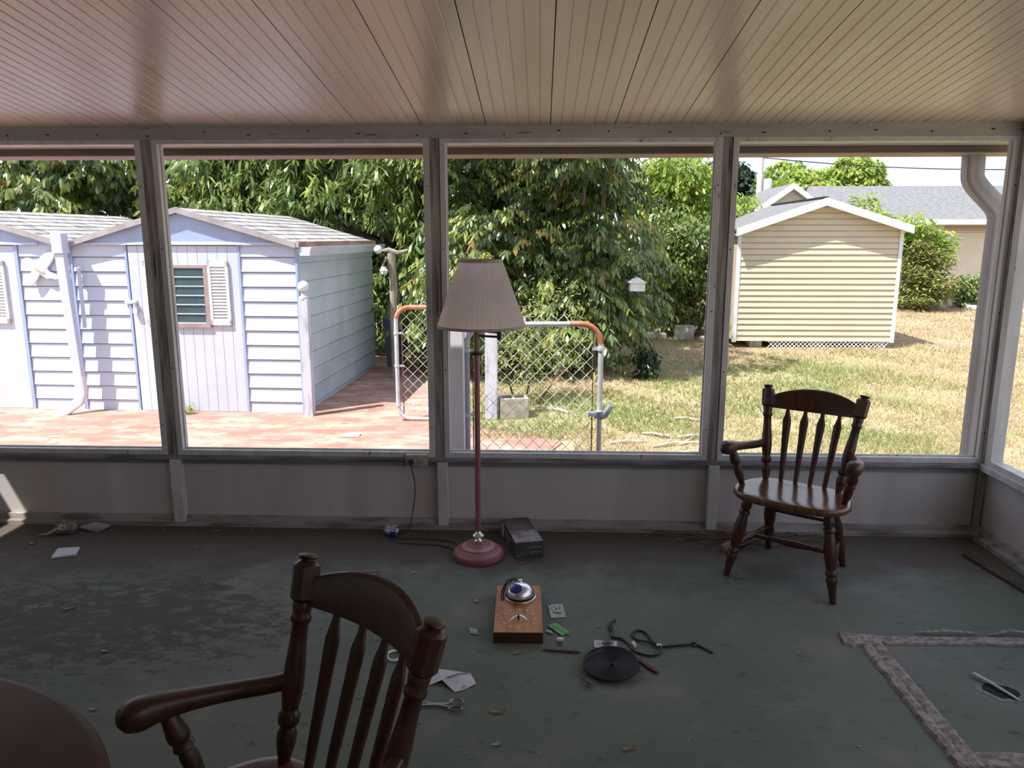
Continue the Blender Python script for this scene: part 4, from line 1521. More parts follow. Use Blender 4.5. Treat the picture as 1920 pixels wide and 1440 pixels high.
GR = [(0.0, (0.020, 0.040, 0.014)), (0.35, (0.078, 0.130, 0.042)), (0.6, (0.19, 0.27, 0.085)), (0.80, (0.42, 0.48, 0.11)), (0.95, (0.40, 0.36, 0.08)), (1.0, (0.36, 0.20, 0.07))]
M_leafA = leaf_mat('leaf_glossy', GR, 0.32, 0.33, 0.8)
M_leafB = leaf_mat('leaf_bright', [(0.0, (0.05, 0.09, 0.028)), (0.4, (0.17, 0.25, 0.075)), (0.7, (0.32, 0.42, 0.12)), (0.9, (0.44, 0.50, 0.11)), (1.0, (0.45, 0.32, 0.09))], 0.42, 0.30, 0.6)
M_leafL = leaf_mat('leaf_lime', [(0.0, (0.13, 0.21, 0.045)), (0.4, (0.30, 0.42, 0.08)), (0.7, (0.46, 0.58, 0.13)), (1.0, (0.60, 0.54, 0.15))], 0.5, 0.45, 0.4)
M_leafJ = leaf_mat('leaf_juniper', [(0.0, (0.12, 0.145, 0.05)), (0.4, (0.28, 0.32, 0.10)), (0.7, (0.44, 0.46, 0.16)), (1.0, (0.42, 0.32, 0.18))], 0.4, 0.6, 0.3)
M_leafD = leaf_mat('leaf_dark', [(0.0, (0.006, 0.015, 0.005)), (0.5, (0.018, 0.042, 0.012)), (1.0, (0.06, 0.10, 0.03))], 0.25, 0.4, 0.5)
M_leafS = leaf_mat('leaf_straw', [(0.0, (0.30, 0.22, 0.12)), (0.5, (0.45, 0.36, 0.18)), (1.0, (0.36, 0.38, 0.12))], 0.3, 0.7, 0.2)


def lobes_rand(seed, box, n, r, flat=1.0):
    rd = random.Random(seed)
    out = []
    for i in range(n):
        rr = rd.uniform(*r)
        out.append((rd.uniform(box[0], box[1]), rd.uniform(box[2], box[3]), rd.uniform(box[4], box[5]), rr, rr * rd.uniform(0.7, 1.0), rr * rd.uniform(0.65, 0.95) * flat))
    return out


# big tree behind the sheds, left side: dark, glossy
tree('dark glossy tree rising behind the left blue shed roof', (-8.6, 13.4, ground(13)), lobes_rand(1, (-11.5, -5.2, 11.6, 13.6, 1.3, 4.4), 34, (0.35, 0.75)), 2100, 12, 0.20, 0.055, M_leafA, 0.16, (0.0, 1.1), new_leaf=0.09, spread=0.05, comb=0.22)
# bright willow leaved tree behind the main shed
tree('bright narrow leaved tree hanging over the main blue shed roof', (-3.4, 13.0, ground(13)), lobes_rand(2, (-5.9, -1.2, 11.3, 12.8, 1.3, 4.3), 34, (0.32, 0.72)) + lobes_rand(3, (-2.4, -1.0, 11.4, 12.6, 0.3, 1.9), 8, (0.4, 0.7)), 3200, 12, 0.21, 0.040, M_leafB, 0.15, (0.1, 1.25), new_leaf=0.05, spread=0.05)
# middle tree with drooping sprays right behind the gate
cl = lobes_rand(5, (-1.7, 0.95, 10.1, 12.0, 0.7, 4.2), 32, (0.38, 0.72))
cl += [(-1.2, 10.4, 0.8, 0.7, 0.6, 0.7), (0.85, 10.4, 0.85, 0.6, 0.5, 0.45), (0.4, 9.9, 0.75, 0.8, 0.6, 0.55), (0.95, 10.0, 1.5, 0.55, 0.5, 0.45), (-0.5, 9.9, 1.5, 0.7, 0.5, 0.6), (-0.3, 9.7, 0.4, 0.8, 0.5, 0.4), (0.7, 9.9, 0.35, 0.55, 0.45, 0.38), (-1.3, 9.9, 0.5, 0.5, 0.4, 0.4),
       (0.2, 9.3, 3.2, 0.9, 0.8, 0.5), (1.1, 9.8, 3.4, 0.9, 0.8, 0.5), (-0.6, 9.4, 3.4, 0.8, 0.7, 0.5), (0.5, 9.0, 2.75, 0.5, 0.5, 0.3)]
tree('large drooping leaved tree in the middle of yard behind the gate', (0.35, 11.0, G), cl, 3700, 14, 0.135, 0.034, M_leafA, 0.13, new_leaf=0.09, trunks=3, comb=0.30,
     bare=[([(0.2, -0.9, 2.2), (0.25, -0.8, 2.9), (0.1, -0.8, 3.3)], [0.03, 0.03, 0.02]), ([(0.45, -1.0, 2.1), (0.5, -0.8, 2.8), (0.75, -0.8, 3.3)], [0.03, 0.025, 0.015])])
# lime tree right of it
tree('lime green feathery tree right of the drooping middle tree', (3.0, 16.2, ground(16.2)), lobes_rand(8, (1.9, 3.4, 15.0, 17.0, 0.7, 2.75), 20, (0.45, 0.75)), 2300, 11, 0.14, 0.045, M_leafL, 0.10, (0.1, 1.0), new_leaf=0.05)
tree('leafy green shrub beside the tan shed left wall', (2.72, 13.6, ground(13.6)), lobes_rand(9, (2.25, 3.15, 13.0, 14.2, 0.25, 1.9), 11, (0.3, 0.5)), 1050, 9, 0.10, 0.04, M_leafB, 0.04, (0.1, 1.1), name='shrub', cat='shrub', trunks=4)
# background wall of trees
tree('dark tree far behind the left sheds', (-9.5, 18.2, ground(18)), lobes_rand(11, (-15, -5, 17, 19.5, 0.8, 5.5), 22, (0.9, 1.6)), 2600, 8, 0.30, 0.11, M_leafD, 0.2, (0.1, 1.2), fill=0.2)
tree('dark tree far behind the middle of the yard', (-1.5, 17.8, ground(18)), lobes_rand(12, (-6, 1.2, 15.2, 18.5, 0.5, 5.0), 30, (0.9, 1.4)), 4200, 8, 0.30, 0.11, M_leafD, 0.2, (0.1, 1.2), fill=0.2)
tree('sunlit lime tree beyond the tan shed roof', (10.5, 36, ground(36)), lobes_rand(13, (9.3, 15.4, 35, 38, 2.6, 4.4), 24, (0.8, 1.3)), 3000, 8, 0.28, 0.12, M_leafL, 0.2, (0.0, 1.0), fill=0.2, new_leaf=0.1)
tree('small round tree top showing above the house roof ridge', (17.0, 46, ground(40)), [(17.0, 46, 4.6, 1.6, 1.2, 0.7), (16.0, 46, 4.4, 0.9, 0.8, 0.5), (18.1, 46, 4.45, 0.8, 0.8, 0.5)], 500, 8, 0.3, 0.14, M_leafL, 0.15, (0.0, 1.0))
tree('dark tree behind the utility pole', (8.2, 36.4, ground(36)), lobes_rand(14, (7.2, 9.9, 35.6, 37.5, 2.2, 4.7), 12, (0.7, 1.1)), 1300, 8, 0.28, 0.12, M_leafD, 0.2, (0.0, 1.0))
tree('yellow green bushy tree seen between third porch post and tan shed', (5.3, 19.5, ground(19)), lobes_rand(15, (3.9, 5.5, 18.6, 20.4, 0.9, 2.25), 12, (0.45, 0.7)), 1400, 9, 0.17, 0.07, M_leafL, 0.1, (0.0, 1.1))
# by the house
tree('young bright green tree behind the right slope of tan shed', (8.3, 18.6, ground(18.6)), lobes_rand(16, (7.0, 9.5, 18.1, 19.1, 1.45, 2.35), 14, (0.2, 0.42)), 620, 9, 0.13, 0.06, M_leafL, 0.06, (-0.6, 0.8))
tree('olive green juniper bush right of the tan shed', (8.85, 18.0, ground(18)), [(8.85, 18.0, 0.35, 0.62, 0.55, 0.3), (9.05, 17.9, 0.65, 0.55, 0.5, 0.22), (8.75, 18.0, 0.95, 0.5, 0.5, 0.22), (9.1, 18.0, 1.15, 0.42, 0.4, 0.2), (8.7, 18, 1.4, 0.4, 0.4, 0.2)], 950, 10, 0.12, 0.035, M_leafJ, 0.06, (-0.5, 0.5), name='shrub', cat='shrub', trunks=2)
tree('small dark green shrub against the neighbouring house wall', (10.35, 18.6, ground(18.6)), [(10.35, 18.6, 0.4, 0.42, 0.3, 0.32), (10.6, 18.6, 0.3, 0.3, 0.3, 0.25)], 260, 9, 0.12, 0.05, M_leafB, 0.04, (0, 1), name='shrub', cat='shrub', trunks=2)
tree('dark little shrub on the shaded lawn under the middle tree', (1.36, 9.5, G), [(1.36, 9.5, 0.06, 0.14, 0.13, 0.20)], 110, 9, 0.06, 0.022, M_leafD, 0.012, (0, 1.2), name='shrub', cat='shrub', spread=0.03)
tree('sparse dry shrub behind the chain link gate', (-0.15, 8.1, G), [(-0.2, 8.1, 0.25, 0.4, 0.3, 0.3), (-0.25, 8.0, 0.7, 0.3, 0.25, 0.3), (0.1, 8.3, 0.5, 0.35, 0.3, 0.35), (0.2, 8.4, 0.95, 0.3, 0.25, 0.2)], 190, 7, 0.07, 0.018, M_leafJ, 0.012, (-0.6, 1.0), name='shrub', cat='shrub', trunks=5)
tree('leafy spray growing low behind the left gate leaf', (-1.0, 9.4, G), [(-1.0, 9.4, 0.9, 0.45, 0.4, 0.35), (-0.75, 9.3, 0.55, 0.4, 0.35, 0.3)], 300, 9, 0.15, 0.035, M_leafB, 0.02, (0.6, 1.4), name='shrub', cat='shrub', trunks=3)
tree('dry golden grass clump beyond the planting bed stones', (2.3, 15.0, ground(15)), [(2.1, 15.0, 0.35, 0.5, 0.3, 0.35), (2.6, 15.0, 0.3, 0.5, 0.3, 0.3)], 420, 9, 0.16, 0.015, M_leafS, 0.012, (-1.4, -0.6), name='ornamental_grass', cat='grass clump', trunks=3)
# palm by the distant trees
pa = thing('palm', 'pale fan palm in front of the lime trees left of house', 'palm', (10.4, 35.4, ground(35.4)))
m = MB()
m.tube([(0, 0, 0), (0.05, 0, 1.6), (0, 0, 3.1)], [0.16, 0.13, 0.12], 9)
m.build('trunk', M_bark, pa, smooth=True)
n = 420
azp = rng.uniform(0, 2 * PI, n)
drp = rng.uniform(-1.0, 0.9, n)
C = np.tile(np.array([[0, 0, 3.15]]), (n, 1)) + np.stack([np.cos(azp) * np.cos(drp), np.sin(azp) * np.cos(drp), -np.sin(drp)], 1) * rng.uniform(0.2, 0.6, n)[:, None]
leaf_mesh('frond', M_leafL, C, azp, np.full(n, 0.75), np.full(n, 0.06), drp, rng.uniform(0.1, 0.6, n), pa)

tree('small weed tuft growing at the foot of the main shed door', (-3.62, 7.36, G + 0.012), [(-3.62, 7.36, G + 0.05, 0.07, 0.04, 0.05)], 40, 6, 0.05, 0.012, M_leafL, 0.003, (-0.6, 0.8), name='weed', cat='weed', spread=0.015)
# bin in the alley behind the shed corner
bn = thing('bin', 'dark blue grey bin standing between shed rear corner and rustic post', 'bin', (-2.02, 10.35, G + 0.012))
m = MB()
m.lathe([(0.13, 0.0), (0.165, 0.62), (0.172, 0.63), (0.172, 0.66), (0.16, 0.66)], 24)
m.build('body', pm('bin_blue', (0.13, 0.16, 0.24), (0.11, 0.135, 0.20), 4, rough=0.6), bn, smooth=True)
m = MB()
m.lathe([(0.178, 0.662), (0.178, 0.69), (0.12, 0.72), (0.02, 0.73)], 24)
m.build('lid', MATS['bin_blue'], bn, smooth=True)

# lawn grass: uncountable blades in one mesh
NB = 170000
yy = 5.2 + (rng.random(NB) ** 1.7) * 15.0
hw_ = 0.72 * yy
xx = rng.uniform(-0.12, 0.75, NB) * yy + rng.uniform(-0.4, 0.4, NB)
ok = ~((xx < 0.3) & (yy < 6.5)) & ~((xx < -0.7) & (yy < 7.6)) & ~((xx < -1.0)) & ~((xx > 3.1) & (xx < 5.8) & (yy > 12.3) & (yy < 15))
xx, yy = xx[ok], yy[ok]
nb = len(xx)
pn = np.sin(xx * 1.3 + 0.6) * np.sin(yy * 1.9 - xx * 0.5) * 0.5 + np.sin(xx * 3.7 + yy * 2.3) * 0.3 + np.sin(xx * 0.45 - yy * 0.8 + 1.1) * 0.5
bare_p = np.sin(xx * 2.1 + 1.7) * np.sin(yy * 2.7 + 0.4) + 0.4 * np.sin(xx * 7 + yy * 5)
kp = rng.random(nb) < np.clip(0.85 - 0.5 * (bare_p > 0.35), 0.1, 1)
xx, yy, pn = xx[kp], yy[kp], pn[kp]
nb = len(xx)
hgt = rng.uniform(0.02, 0.055, nb) * np.where(pn > 0.2, 1.2, 0.85) * (1 + (yy - 5) * 0.03)
wid = rng.uniform(0.0022, 0.0048, nb) * (1 + (yy - 5) * 0.16)
ang = rng.uniform(0, 2 * PI, nb)
lean = rng.uniform(0.2, 1.3, nb) * hgt
gz = np.array([ground(v) for v in yy])
bx, by_ = np.cos(ang) * wid, np.sin(ang) * wid
la = rng.uniform(0, 2 * PI, nb)
V = np.stack([np.stack([xx - bx, yy - by_, gz], 1), np.stack([xx + bx, yy + by_, gz], 1), np.stack([xx + np.cos(la) * lean, yy + np.sin(la) * lean, gz + hgt], 1)], 1).reshape(-1, 3)
me = bpy.data.meshes.new('lawn_grass')
me.vertices.add(len(V))
me.vertices.foreach_set('co', V.astype(np.float32).ravel())
me.loops.add(nb * 3)
me.loops.foreach_set('vertex_index', np.arange(nb * 3, dtype=np.int32))
me.polygons.add(nb)
me.polygons.foreach_set('loop_start', (np.arange(nb) * 3).astype(np.int32))
me.update(calc_edges=True)
at = me.attributes.new('tint', 'FLOAT', 'POINT')
green = 1 / (1 + np.exp(-(pn * 2.6 - 0.1 + rng.normal(0, 0.7, nb))))
dryx = np.clip((xx - 2.2 - 0.15 * yy) * 0.25, 0, 0.5)
at.data.foreach_set('value', np.repeat(np.clip(1 - green + dryx, 0, 1), 3).astype(np.float32))
me.materials.append(leaf_mat('grass_blade', [(0.0, (0.20, 0.28, 0.085)), (0.4, (0.34, 0.345, 0.15)), (0.65, (0.50, 0.415, 0.25)), (1.0, (0.56, 0.415, 0.29))], 0.3, 0.7, 0.15))
go = bpy.data.objects.new('lawn_grass', me)
COL.objects.link(go)
tag(go, 'short dry and green grass blades of the back yard lawn', 'grass', kind='stuff')

# ================================================================== FURNITURE ON THE PORCH


def turned(mb, p0, p1, prof, seg=18):
    """lathe a (t, r) profile between two points"""
    M, ln = axis_mat(p0, p1)
    return mb.lathe([(r, t * ln) for t, r in prof], seg, M)


def make_chair(label, loc, rz):
    r = thing('armchair', label, 'chair', loc, rz)
    # seat: rounded plan with eased edges, slightly saddled
    plan = []
    for k in range(48):
        a = 2 * PI * k / 48
        c, s = math.cos(a), math.sin(a)
        x = 0.275 * math.copysign(abs(c) ** 0.55, c)
        y = (0.205 if s < 0 else 0.165) * math.copysign(abs(s) ** 0.62, s)
        x *= 1.0 - 0.20 * max(0.0, (y + 0.05) / 0.215)
        plan.append((x, y - 0.02 - 0.012 * math.cos(x / 0.275 * PI / 2)))
    m = MB()
    levels = [(0.90, 0.402), (0.965, 0.406), (1.0, 0.418), (1.0, 0.432), (0.975, 0.441), (0.90, 0.444), (0.60, 0.439), (0.25, 0.436)]
    n = len(plan)
    for f, z in levels:
        for (x, y) in plan:
            m.v.append((x * f, (y + 0.02) * f - 0.02, z))
    for j in range(len(levels) - 1):
        for i in range(n):
            i2 = (i + 1) % n
            m.f.append((j * n + i, j * n + i2, (j + 1) * n + i2, (j + 1) * n + i))
            m.mi.append(0)
    m.f.append(tuple(range(n))[::-1])
    m.f.append(tuple(range((len(levels) - 1) * n, len(levels) * n)))
    m.mi += [0, 0]
    m.build('seat', M_seat, r, smooth=True)['label'] = 'worn lighter brown saddle seat'
    legp = [(0, 0.021), (0.06, 0.021), (0.10, 0.026), (0.14, 0.026), (0.17, 0.020), (0.19, 0.027), (0.22, 0.028), (0.24, 0.021), (0.30, 0.025), (0.42, 0.031), (0.55, 0.027), (0.64, 0.021),
            (0.66, 0.027), (0.69, 0.028), (0.71, 0.021), (0.74, 0.026), (0.77, 0.026), (0.79, 0.022), (0.90, 0.017), (1.0, 0.0145)]
    lp = {}
    for s in (-1, 1):
        for nm, t0, t1 in (('f', (s * 0.185, -0.125, 0.41), (s * 0.252, -0.197, 0.0)), ('b', (s * 0.145, 0.085, 0.41), (s * 0.190, 0.262, 0.0))):
            m = MB()
            turned(m, t0, t1, legp)
            m.build('leg', M_wood, r, smooth=True)
            lp[(nm, s)] = (Vector(t0), Vector(t1))
    strp = [(0, 0.009), (0.18, 0.012), (0.22, 0.015), (0.25, 0.011), (0.38, 0.016), (0.5, 0.019), (0.62, 0.016), (0.75, 0.011), (0.78, 0.015), (0.82, 0.012), (1, 0.009)]
    mids = {}
    for s in (-1, 1):
        a = lp[('f', s)][0].lerp(lp[('f', s)][1], 0.62)
        b = lp[('b', s)][0].lerp(lp[('b', s)][1], 0.62)
        m = MB()
        turned(m, a, b, strp, 14)
        m.build('stretcher', M_wood, r, smooth=True)
        mids[s] = a.lerp(b, 0.5)
    m = MB()
    turned(m, mids[-1], mids[1], strp, 14)
    m.build('stretcher', M_wood, r, smooth=True)
    a = lp[('b', -1)][0].lerp(lp[('b', -1)][1], 0.36)
    b = lp[('b', 1)][0].lerp(lp[('b', 1)][1], 0.36)
    m = MB()
    turned(m, a, b, [(0, 0.008), (0.5, 0.011), (1, 0.008)], 12)
    m.build('stretcher', M_wood, r, smooth=True)
    # back posts
    pp = [(0, 0.014), (0.03, 0.015), (0.05, 0.018), (0.10, 0.023), (0.145, 0.0235), (0.175, 0.018), (0.185, 0.023), (0.20, 0.0255), (0.235, 0.0255), (0.255, 0.019), (0.28, 0.021), (0.36, 0.026), (0.46, 0.0245),
          (0.56, 0.0205), (0.66, 0.019), (0.675, 0.024), (0.695, 0.025), (0.71, 0.021), (0.73, 0.0225), (0.755, 0.024), (0.775, 0.020), (0.79, 0.019)]
    tops = {}
    for s in (-1, 1):
        p0, p1 = Vector((s * 0.175, 0.085, 0.438)), Vector((s * 0.232, 0.215, 0.905))
        m = MB()
        M, ln = axis_mat(p0, p1)
        m.lathe([(rr, t * ln) for t, rr in pp], 20, M)
        # chamfered square block at the top
        hw = 0.030
        ch = [(0.755, 0.55), (0.77, 0.75), (0.785, 1.0), (0.945, 1.0), (0.958, 0.8), (0.966, 0.65)]
        vs = []
        for t, f in ch:
            for k in range(8):
                a = PI / 8 + k * PI / 4
                q = 1.0 / max(abs(math.cos(a)), abs(math.sin(a)))
                vs.append((hw * f * q * math.cos(a), hw * f * q * math.sin(a), t * ln))
        fs = []
        for j in range(len(ch) - 1):
            for k in range(8):
                k2 = (k + 1) % 8
                fs.append((j * 8 + k, j * 8 + k2, (j + 1) * 8 + k2, (j + 1) * 8 + k))
        fs += [tuple(range(8))[::-1], tuple(range(40, 48))]
        m.add(vs, fs, M)
        m.build('back_post', M_wood, r, smooth=True)
        m = MB()
        m.lathe([(0.016, 0.96 * ln), (0.016, 0.972 * ln), (0.022, 0.978 * ln), (0.024, 0.986 * ln), (0.0225, 0.994 * ln), (0.014, 0.999 * ln), (0.004, 1.0 * ln)], 20, M)
        m.build('finial', M_wood, r, smooth=True)
        tops[s] = (p0, p1)
    # crest rail, bowed to the rear, arched on top
    m = MB()
    n = 24
    vs = []
    for i in range(n + 1):
        u = -1 + 2 * i / n
        x = u * 0.212
        yb = 0.198 + 0.055 * (1 - u * u)
        top = 0.852 + 0.043 * (1 - abs(u) ** 2.3)
        bot = 0.796 - 0.012 * (1 - u * u)
        tk = 0.0125
        lean = 0.26
        for (dz, dy) in ((bot, -tk), (bot, tk), (top - 0.008, tk), (top, tk * 0.4), (top, -tk * 0.4), (top - 0.008, -tk)):
            vs.append((x, yb + dy + (dz - 0.84) * lean, dz))
    fs = []
    for i in range(n):
        for k in range(6):
            k2 = (k + 1) % 6
            fs.append((i * 6 + k, i * 6 + k2, (i + 1) * 6 + k2, (i + 1) * 6 + k))
    fs += [tuple(range(6))[::-1], tuple(range(n * 6, n * 6 + 6))]
    m.add(vs, fs)
    m.build('crest_rail', M_wood, r, smooth=True)
    # four arrow spindles
    for i in range(4):
        u = (-0.6, -0.2, 0.2, 0.6)[i]
        p0 = Vector((u * 0.175, 0.098 + 0.012 * (1 - u * u), 0.438))
        p1 = Vector((u * 0.212, 0.198 + 0.055 * (1 - u * u) - 0.004, 0.822))
        M, ln = axis_mat(p0, p1)
        pr = [(0, 0.0105, 1), (0.1, 0.012, 1), (0.3, 0.0145, 0.9), (0.55, 0.0175, 0.75), (0.72, 0.0205, 0.6), (0.77, 0.0205, 0.58), (0.81, 0.016, 0.65), (0.86, 0.0105, 0.9), (0.93, 0.009, 1), (1, 0.009, 1)]
        vs = []
        fs = []
        sg = 14
        for t, rr, fl_ in pr:
            for k in range(sg):
                a = 2 * PI * k / sg
                vs.append((rr * math.cos(a), rr * fl_ * math.sin(a), t * ln))
        for j in range(len(pr) - 1):
            for k in range(sg):
                k2 = (k + 1) % sg
                fs.append((j * sg + k, j * sg + k2, (j + 1) * sg + k2, (j + 1) * sg + k))
        fs += [tuple(range(sg))[::-1], tuple(range((len(pr) - 1) * sg, len(pr) * sg))]
        m = MB()
        m.add(vs, fs, M)
        m.build('spindle', M_wood, r, smooth=True)
    # arms and their turned supports
    for s in (-1, 1):
        cl_ = [(0.198, 0.145, 0.622), (0.228, 0.09, 0.617), (0.262, 0.02, 0.620), (0.280, -0.06, 0.632), (0.287, -0.13, 0.644), (0.287, -0.18, 0.648), (0.285, -0.225, 0.645)]
        wd = [0.016, 0.018, 0.021, 0.025, 0.031, 0.034, 0.034]
        th = [0.019, 0.019, 0.019, 0.021, 0.027, 0.033, 0.033]
        # resample smoothly
        P = [Vector((s * x, y, z)) for x, y, z in cl_]
        vs = []
        fs = []
        N = 26
        sec = 12
        ring = []
        for i in range(N + 1):
            t = i / N * (len(P) - 1)
            k = min(int(t), len(P) - 2)
            f = t - k
            a, b, c, d = P[max(k - 1, 0)], P[k], P[k + 1], P[min(k + 2, len(P) - 1)]
            p = 0.5 * ((2 * b) + (c - a) * f + (2 * a - 5 * b + 4 * c - d) * f * f + (3 * b - a - 3 * c + d) * f ** 3)
            w_ = wd[k] * (1 - f) + wd[k + 1] * f
            h_ = th[k] * (1 - f) + th[k + 1] * f
            ring.append((p, w_, h_))
        for i, (p, w_, h_) in enumerate(ring):
            e_ = (i - (N - 5)) / 5.0
            if e_ > 0:
                q_ = math.sqrt(max(0.0, 1 - (e_ * 0.97) ** 2))
                w_, h_ = w_ * max(q_, 0.18), h_ * max(q_, 0.18)
            d = (ring[min(i + 1, N)][0] - ring[max(i - 1, 0)][0]).normalized()
            sd = d.cross(Vector((0, 0, 1))).normalized()
            up = sd.cross(d)
            for k in range(sec):
                a = 2 * PI * k / sec
                ca, sa = math.cos(a), math.sin(a)
                vs.append(tuple(p + sd * (w_ * math.copysign(abs(ca) ** 0.6, ca)) + up * (h_ * math.copysign(abs(sa) ** 0.6, sa))))
        for i in range(N):
            for k in range(sec):
                k2 = (k + 1) % sec
                fs.append((i * sec + k, i * sec + k2, (i + 1) * sec + k2, (i + 1) * sec + k))
        fs += [tuple(range(sec))[::-1], tuple(range(N * sec, N * sec + sec))]
        m = MB()
        m.add(vs, fs)
        m.build('arm', M_wood, r, smooth=True)
        m = MB()
        turned(m, (s * 0.283, -0.125, 0.625), (s * 0.238, -0.075, 0.437), [(0, 0.017), (0.12, 0.020), (0.28, 0.0255), (0.34, 0.025), (0.38, 0.019), (0.41, 0.023), (0.46, 0.0245), (0.49, 0.018), (0.58, 0.021), (0.72, 0.020), (0.88, 0.014), (1, 0.013)])
        m.build('arm_post', M_wood, r, smooth=True)
    return r


def copy_tree(o, parent=None):
    c = o.copy()
    COL.objects.link(c)
    c.parent = parent
    for ch in list(o.children):
        copy_tree(ch, c)
    return c


chair = make_chair('dark wooden spindle back armchair standing by the screen wall at the right', (1.255, 3.547, 0.0), -0.596)
chair2 = copy_tree(chair)
chair2.location = (-0.52, 1.357, 0.0)
chair2.rotation_euler = (0, 0, -0.721)
chair2['label'] = 'dark wooden spindle back armchair nearest the camera, drawn up to round table'
for o_ in (chair, chair2):
    o_['group'] = 'matching wooden armchairs'

# round table
tb = thing('round_table', 'round brown wooden table cut by the lower left picture corner', 'table', (-1.278, 0.788, 0.0))
m = MB()
m.lathe([(0.02, 0.705), (0.58, 0.705), (0.615, 0.708), (0.632, 0.716), (0.634, 0.724), (0.628, 0.733), (0.612, 0.739), (0.30, 0.740), (0.02, 0.740)], 96)
m.build('tabletop', M_table, tb, smooth=True)
m = MB()
m.lathe([(0.11, 0.20), (0.12, 0.23), (0.08, 0.27), (0.065, 0.34), (0.09, 0.42), (0.095, 0.50), (0.06, 0.58), (0.07, 0.64), (0.12, 0.69), (0.13, 0.705)], 28)
m.build('pedestal', M_wood, tb, smooth=True)
for k in range(4):
    a = PI / 4 + k * PI / 2
    m = MB()
    m.tube([(0.06 * math.cos(a), 0.06 * math.sin(a), 0.25), (0.20 * math.cos(a), 0.20 * math.sin(a), 0.20), (0.33 * math.cos(a), 0.33 * math.sin(a), 0.07), (0.40 * math.cos(a), 0.40 * math.sin(a), 0.028)], [0.045, 0.04, 0.032, 0.028], 10)
    m.build('leg', M_wood, tb, smooth=True)

# ------------------------------------------------------------------ floor lamp
lx, ly = -0.317, 3.705
lamp = thing('floor_lamp', 'pink pole floor lamp with pleated beige shade in the middle of porch', 'lamp', (lx, ly, 0))
m = MB()
prof = [(0.128, 0.0), (0.134, 0.004), (0.135, 0.022), (0.132, 0.030), (0.120, 0.036), (0.116, 0.037), (0.112, 0.044), (0.100, 0.050), (0.094, 0.051), (0.090, 0.058), (0.076, 0.065), (0.070, 0.066), (0.066, 0.073), (0.050, 0.079), (0.042, 0.080), (0.030, 0.086), (0.022, 0.088)]
m.lathe(prof[:5], 48)
m.cur = 1
for a, b in ((3, 6), (6, 9), (9, 12), (12, 15)):
    m.cur = 1 if (a // 3) % 2 else 0
    m.lathe(prof[a:b + 1], 48)
m.cur = 0
m.lathe(prof[14:], 32)
m.build('base', [M_pink, M_pink2], lamp, smooth=True)
m = MB()
m.lathe([(0.024, 0.086), (0.017, 0.094), (0.014, 0.10), (0.030, 0.112), (0.031, 0.118), (0.016, 0.132), (0.0125, 0.142)], 20)
m.build('neck', M_chrome, lamp, smooth=True)
m = MB()
m.lathe([(0.0135, 0.14), (0.0145, 0.15), (0.0145, 1.075), (0.012, 1.08)], 18)
m.build('pole', M_pink, lamp, smooth=True)
m = MB()
m.lathe([(0.010, 1.075), (0.036, 1.078), (0.040, 1.084), (0.036, 1.090), (0.012, 1.093)], 24)
m.build('collar', M_brass, lamp, smooth=True)
m = MB()
m.lathe([(0.013, 1.09), (0.015, 1.10), (0.013, 1.165), (0.015, 1.17), (0.015, 1.24)], 16)
m.build('sleeve', M_tan, lamp, smooth=True)
m = MB()
m.tube([(0.0, 0.0, 1.172), (0.115, -0.02, 1.168)], 0.006, 8)
m.tube([(0.0, 0.0, 1.196), (0.115, -0.02, 1.19)], 0.006, 8)
m.lathe([(0.012, 1.155), (0.012, 1.21)], 12, Matrix.Translation((0.115, -0.02, 0)))
m.tube([(0.115, -0.02, 1.205), (0.06, -0.01, 1.215), (0.015, 0.0, 1.215)], 0.006, 8)
m.build('swing_arm', M_brass, lamp, smooth=True)
m = MB()
m.lathe([(0.017, 1.21), (0.017, 1.28), (0.012, 1.29)], 14, Matrix.Translation((0.02, 0, 0)))
m.sphere((0.02, 0, 1.335), 0.032, 14, 9, (1, 1, 1.25))
m.build('bulb_socket', M_brass, lamp, smooth=True)
# pleated shade, open at top and bottom
sx, sy = 0.024, 0.0
zb_, zt_ = 1.222, 1.540
seg = 288
rows = 10
m = MB()
for j in range(rows + 1):
    t = j / rows
    r0 = 0.217 * (1 - t) + 0.104 * t
    for k in range(seg):
        a = 2 * PI * k / seg
        ph = (k % 6) / 6.0
        rr = r0 + (0.0042 if ph < 0.5 else -0.0012) * (1 - 0.45 * t) * (1 + 0.5 * math.sin(k * 0.37)) * math.sin(ph * PI * 2 + 0.4)
        m.v.append((sx + rr * math.cos(a), sy + rr * math.sin(a), zb_ + (zt_ - zb_) * t))
for j in range(rows):
    for k in range(seg):
        k2 = (k + 1) % seg
        m.f.append((j * seg + k, j * seg + k2, (j + 1) * seg + k2, (j + 1) * seg + k))
        m.mi.append(0)
shade = m.build('lamp_shade', M_shade, lamp)
for zz, rr in ((zb_, 0.2185), (zt_, 0.1055)):
    m = MB()
    m.lathe([(rr, zz - 0.007), (rr + 0.0025, zz - 0.006), (rr + 0.0015, zz + 0.007), (rr - 0.002, zz + 0.007), (rr - 0.002, zz - 0.007)], 72, Matrix.Translation((sx, sy, 0)))
    m.f = [f for f in m.f if len(f) == 4]
    m.mi = [0] * len(m.f)
    m.build('band', M_band, shade, smooth=True)
m = MB()
for k in range(3):
    a = 2 * PI * k / 3 + 0.3
    m.tube([(sx, sy, zt_ - 0.012), (sx + 0.103 * math.cos(a), sy + 0.103 * math.sin(a), zt_ - 0.006)], 0.002, 6)
m.lathe([(0.006, zt_ - 0.03), (0.009, zt_ - 0.01), (0.005, zt_ - 0.002)], 12, Matrix.Translation((sx, sy, 0)))
m.tube([(sx, sy, 1.30), (sx + 0.045, sy, 1.37), (sx + 0.03, sy, 1.46), (sx, sy, zt_ - 0.02)], 0.002, 6)
m.build('harp', M_brass, shade)
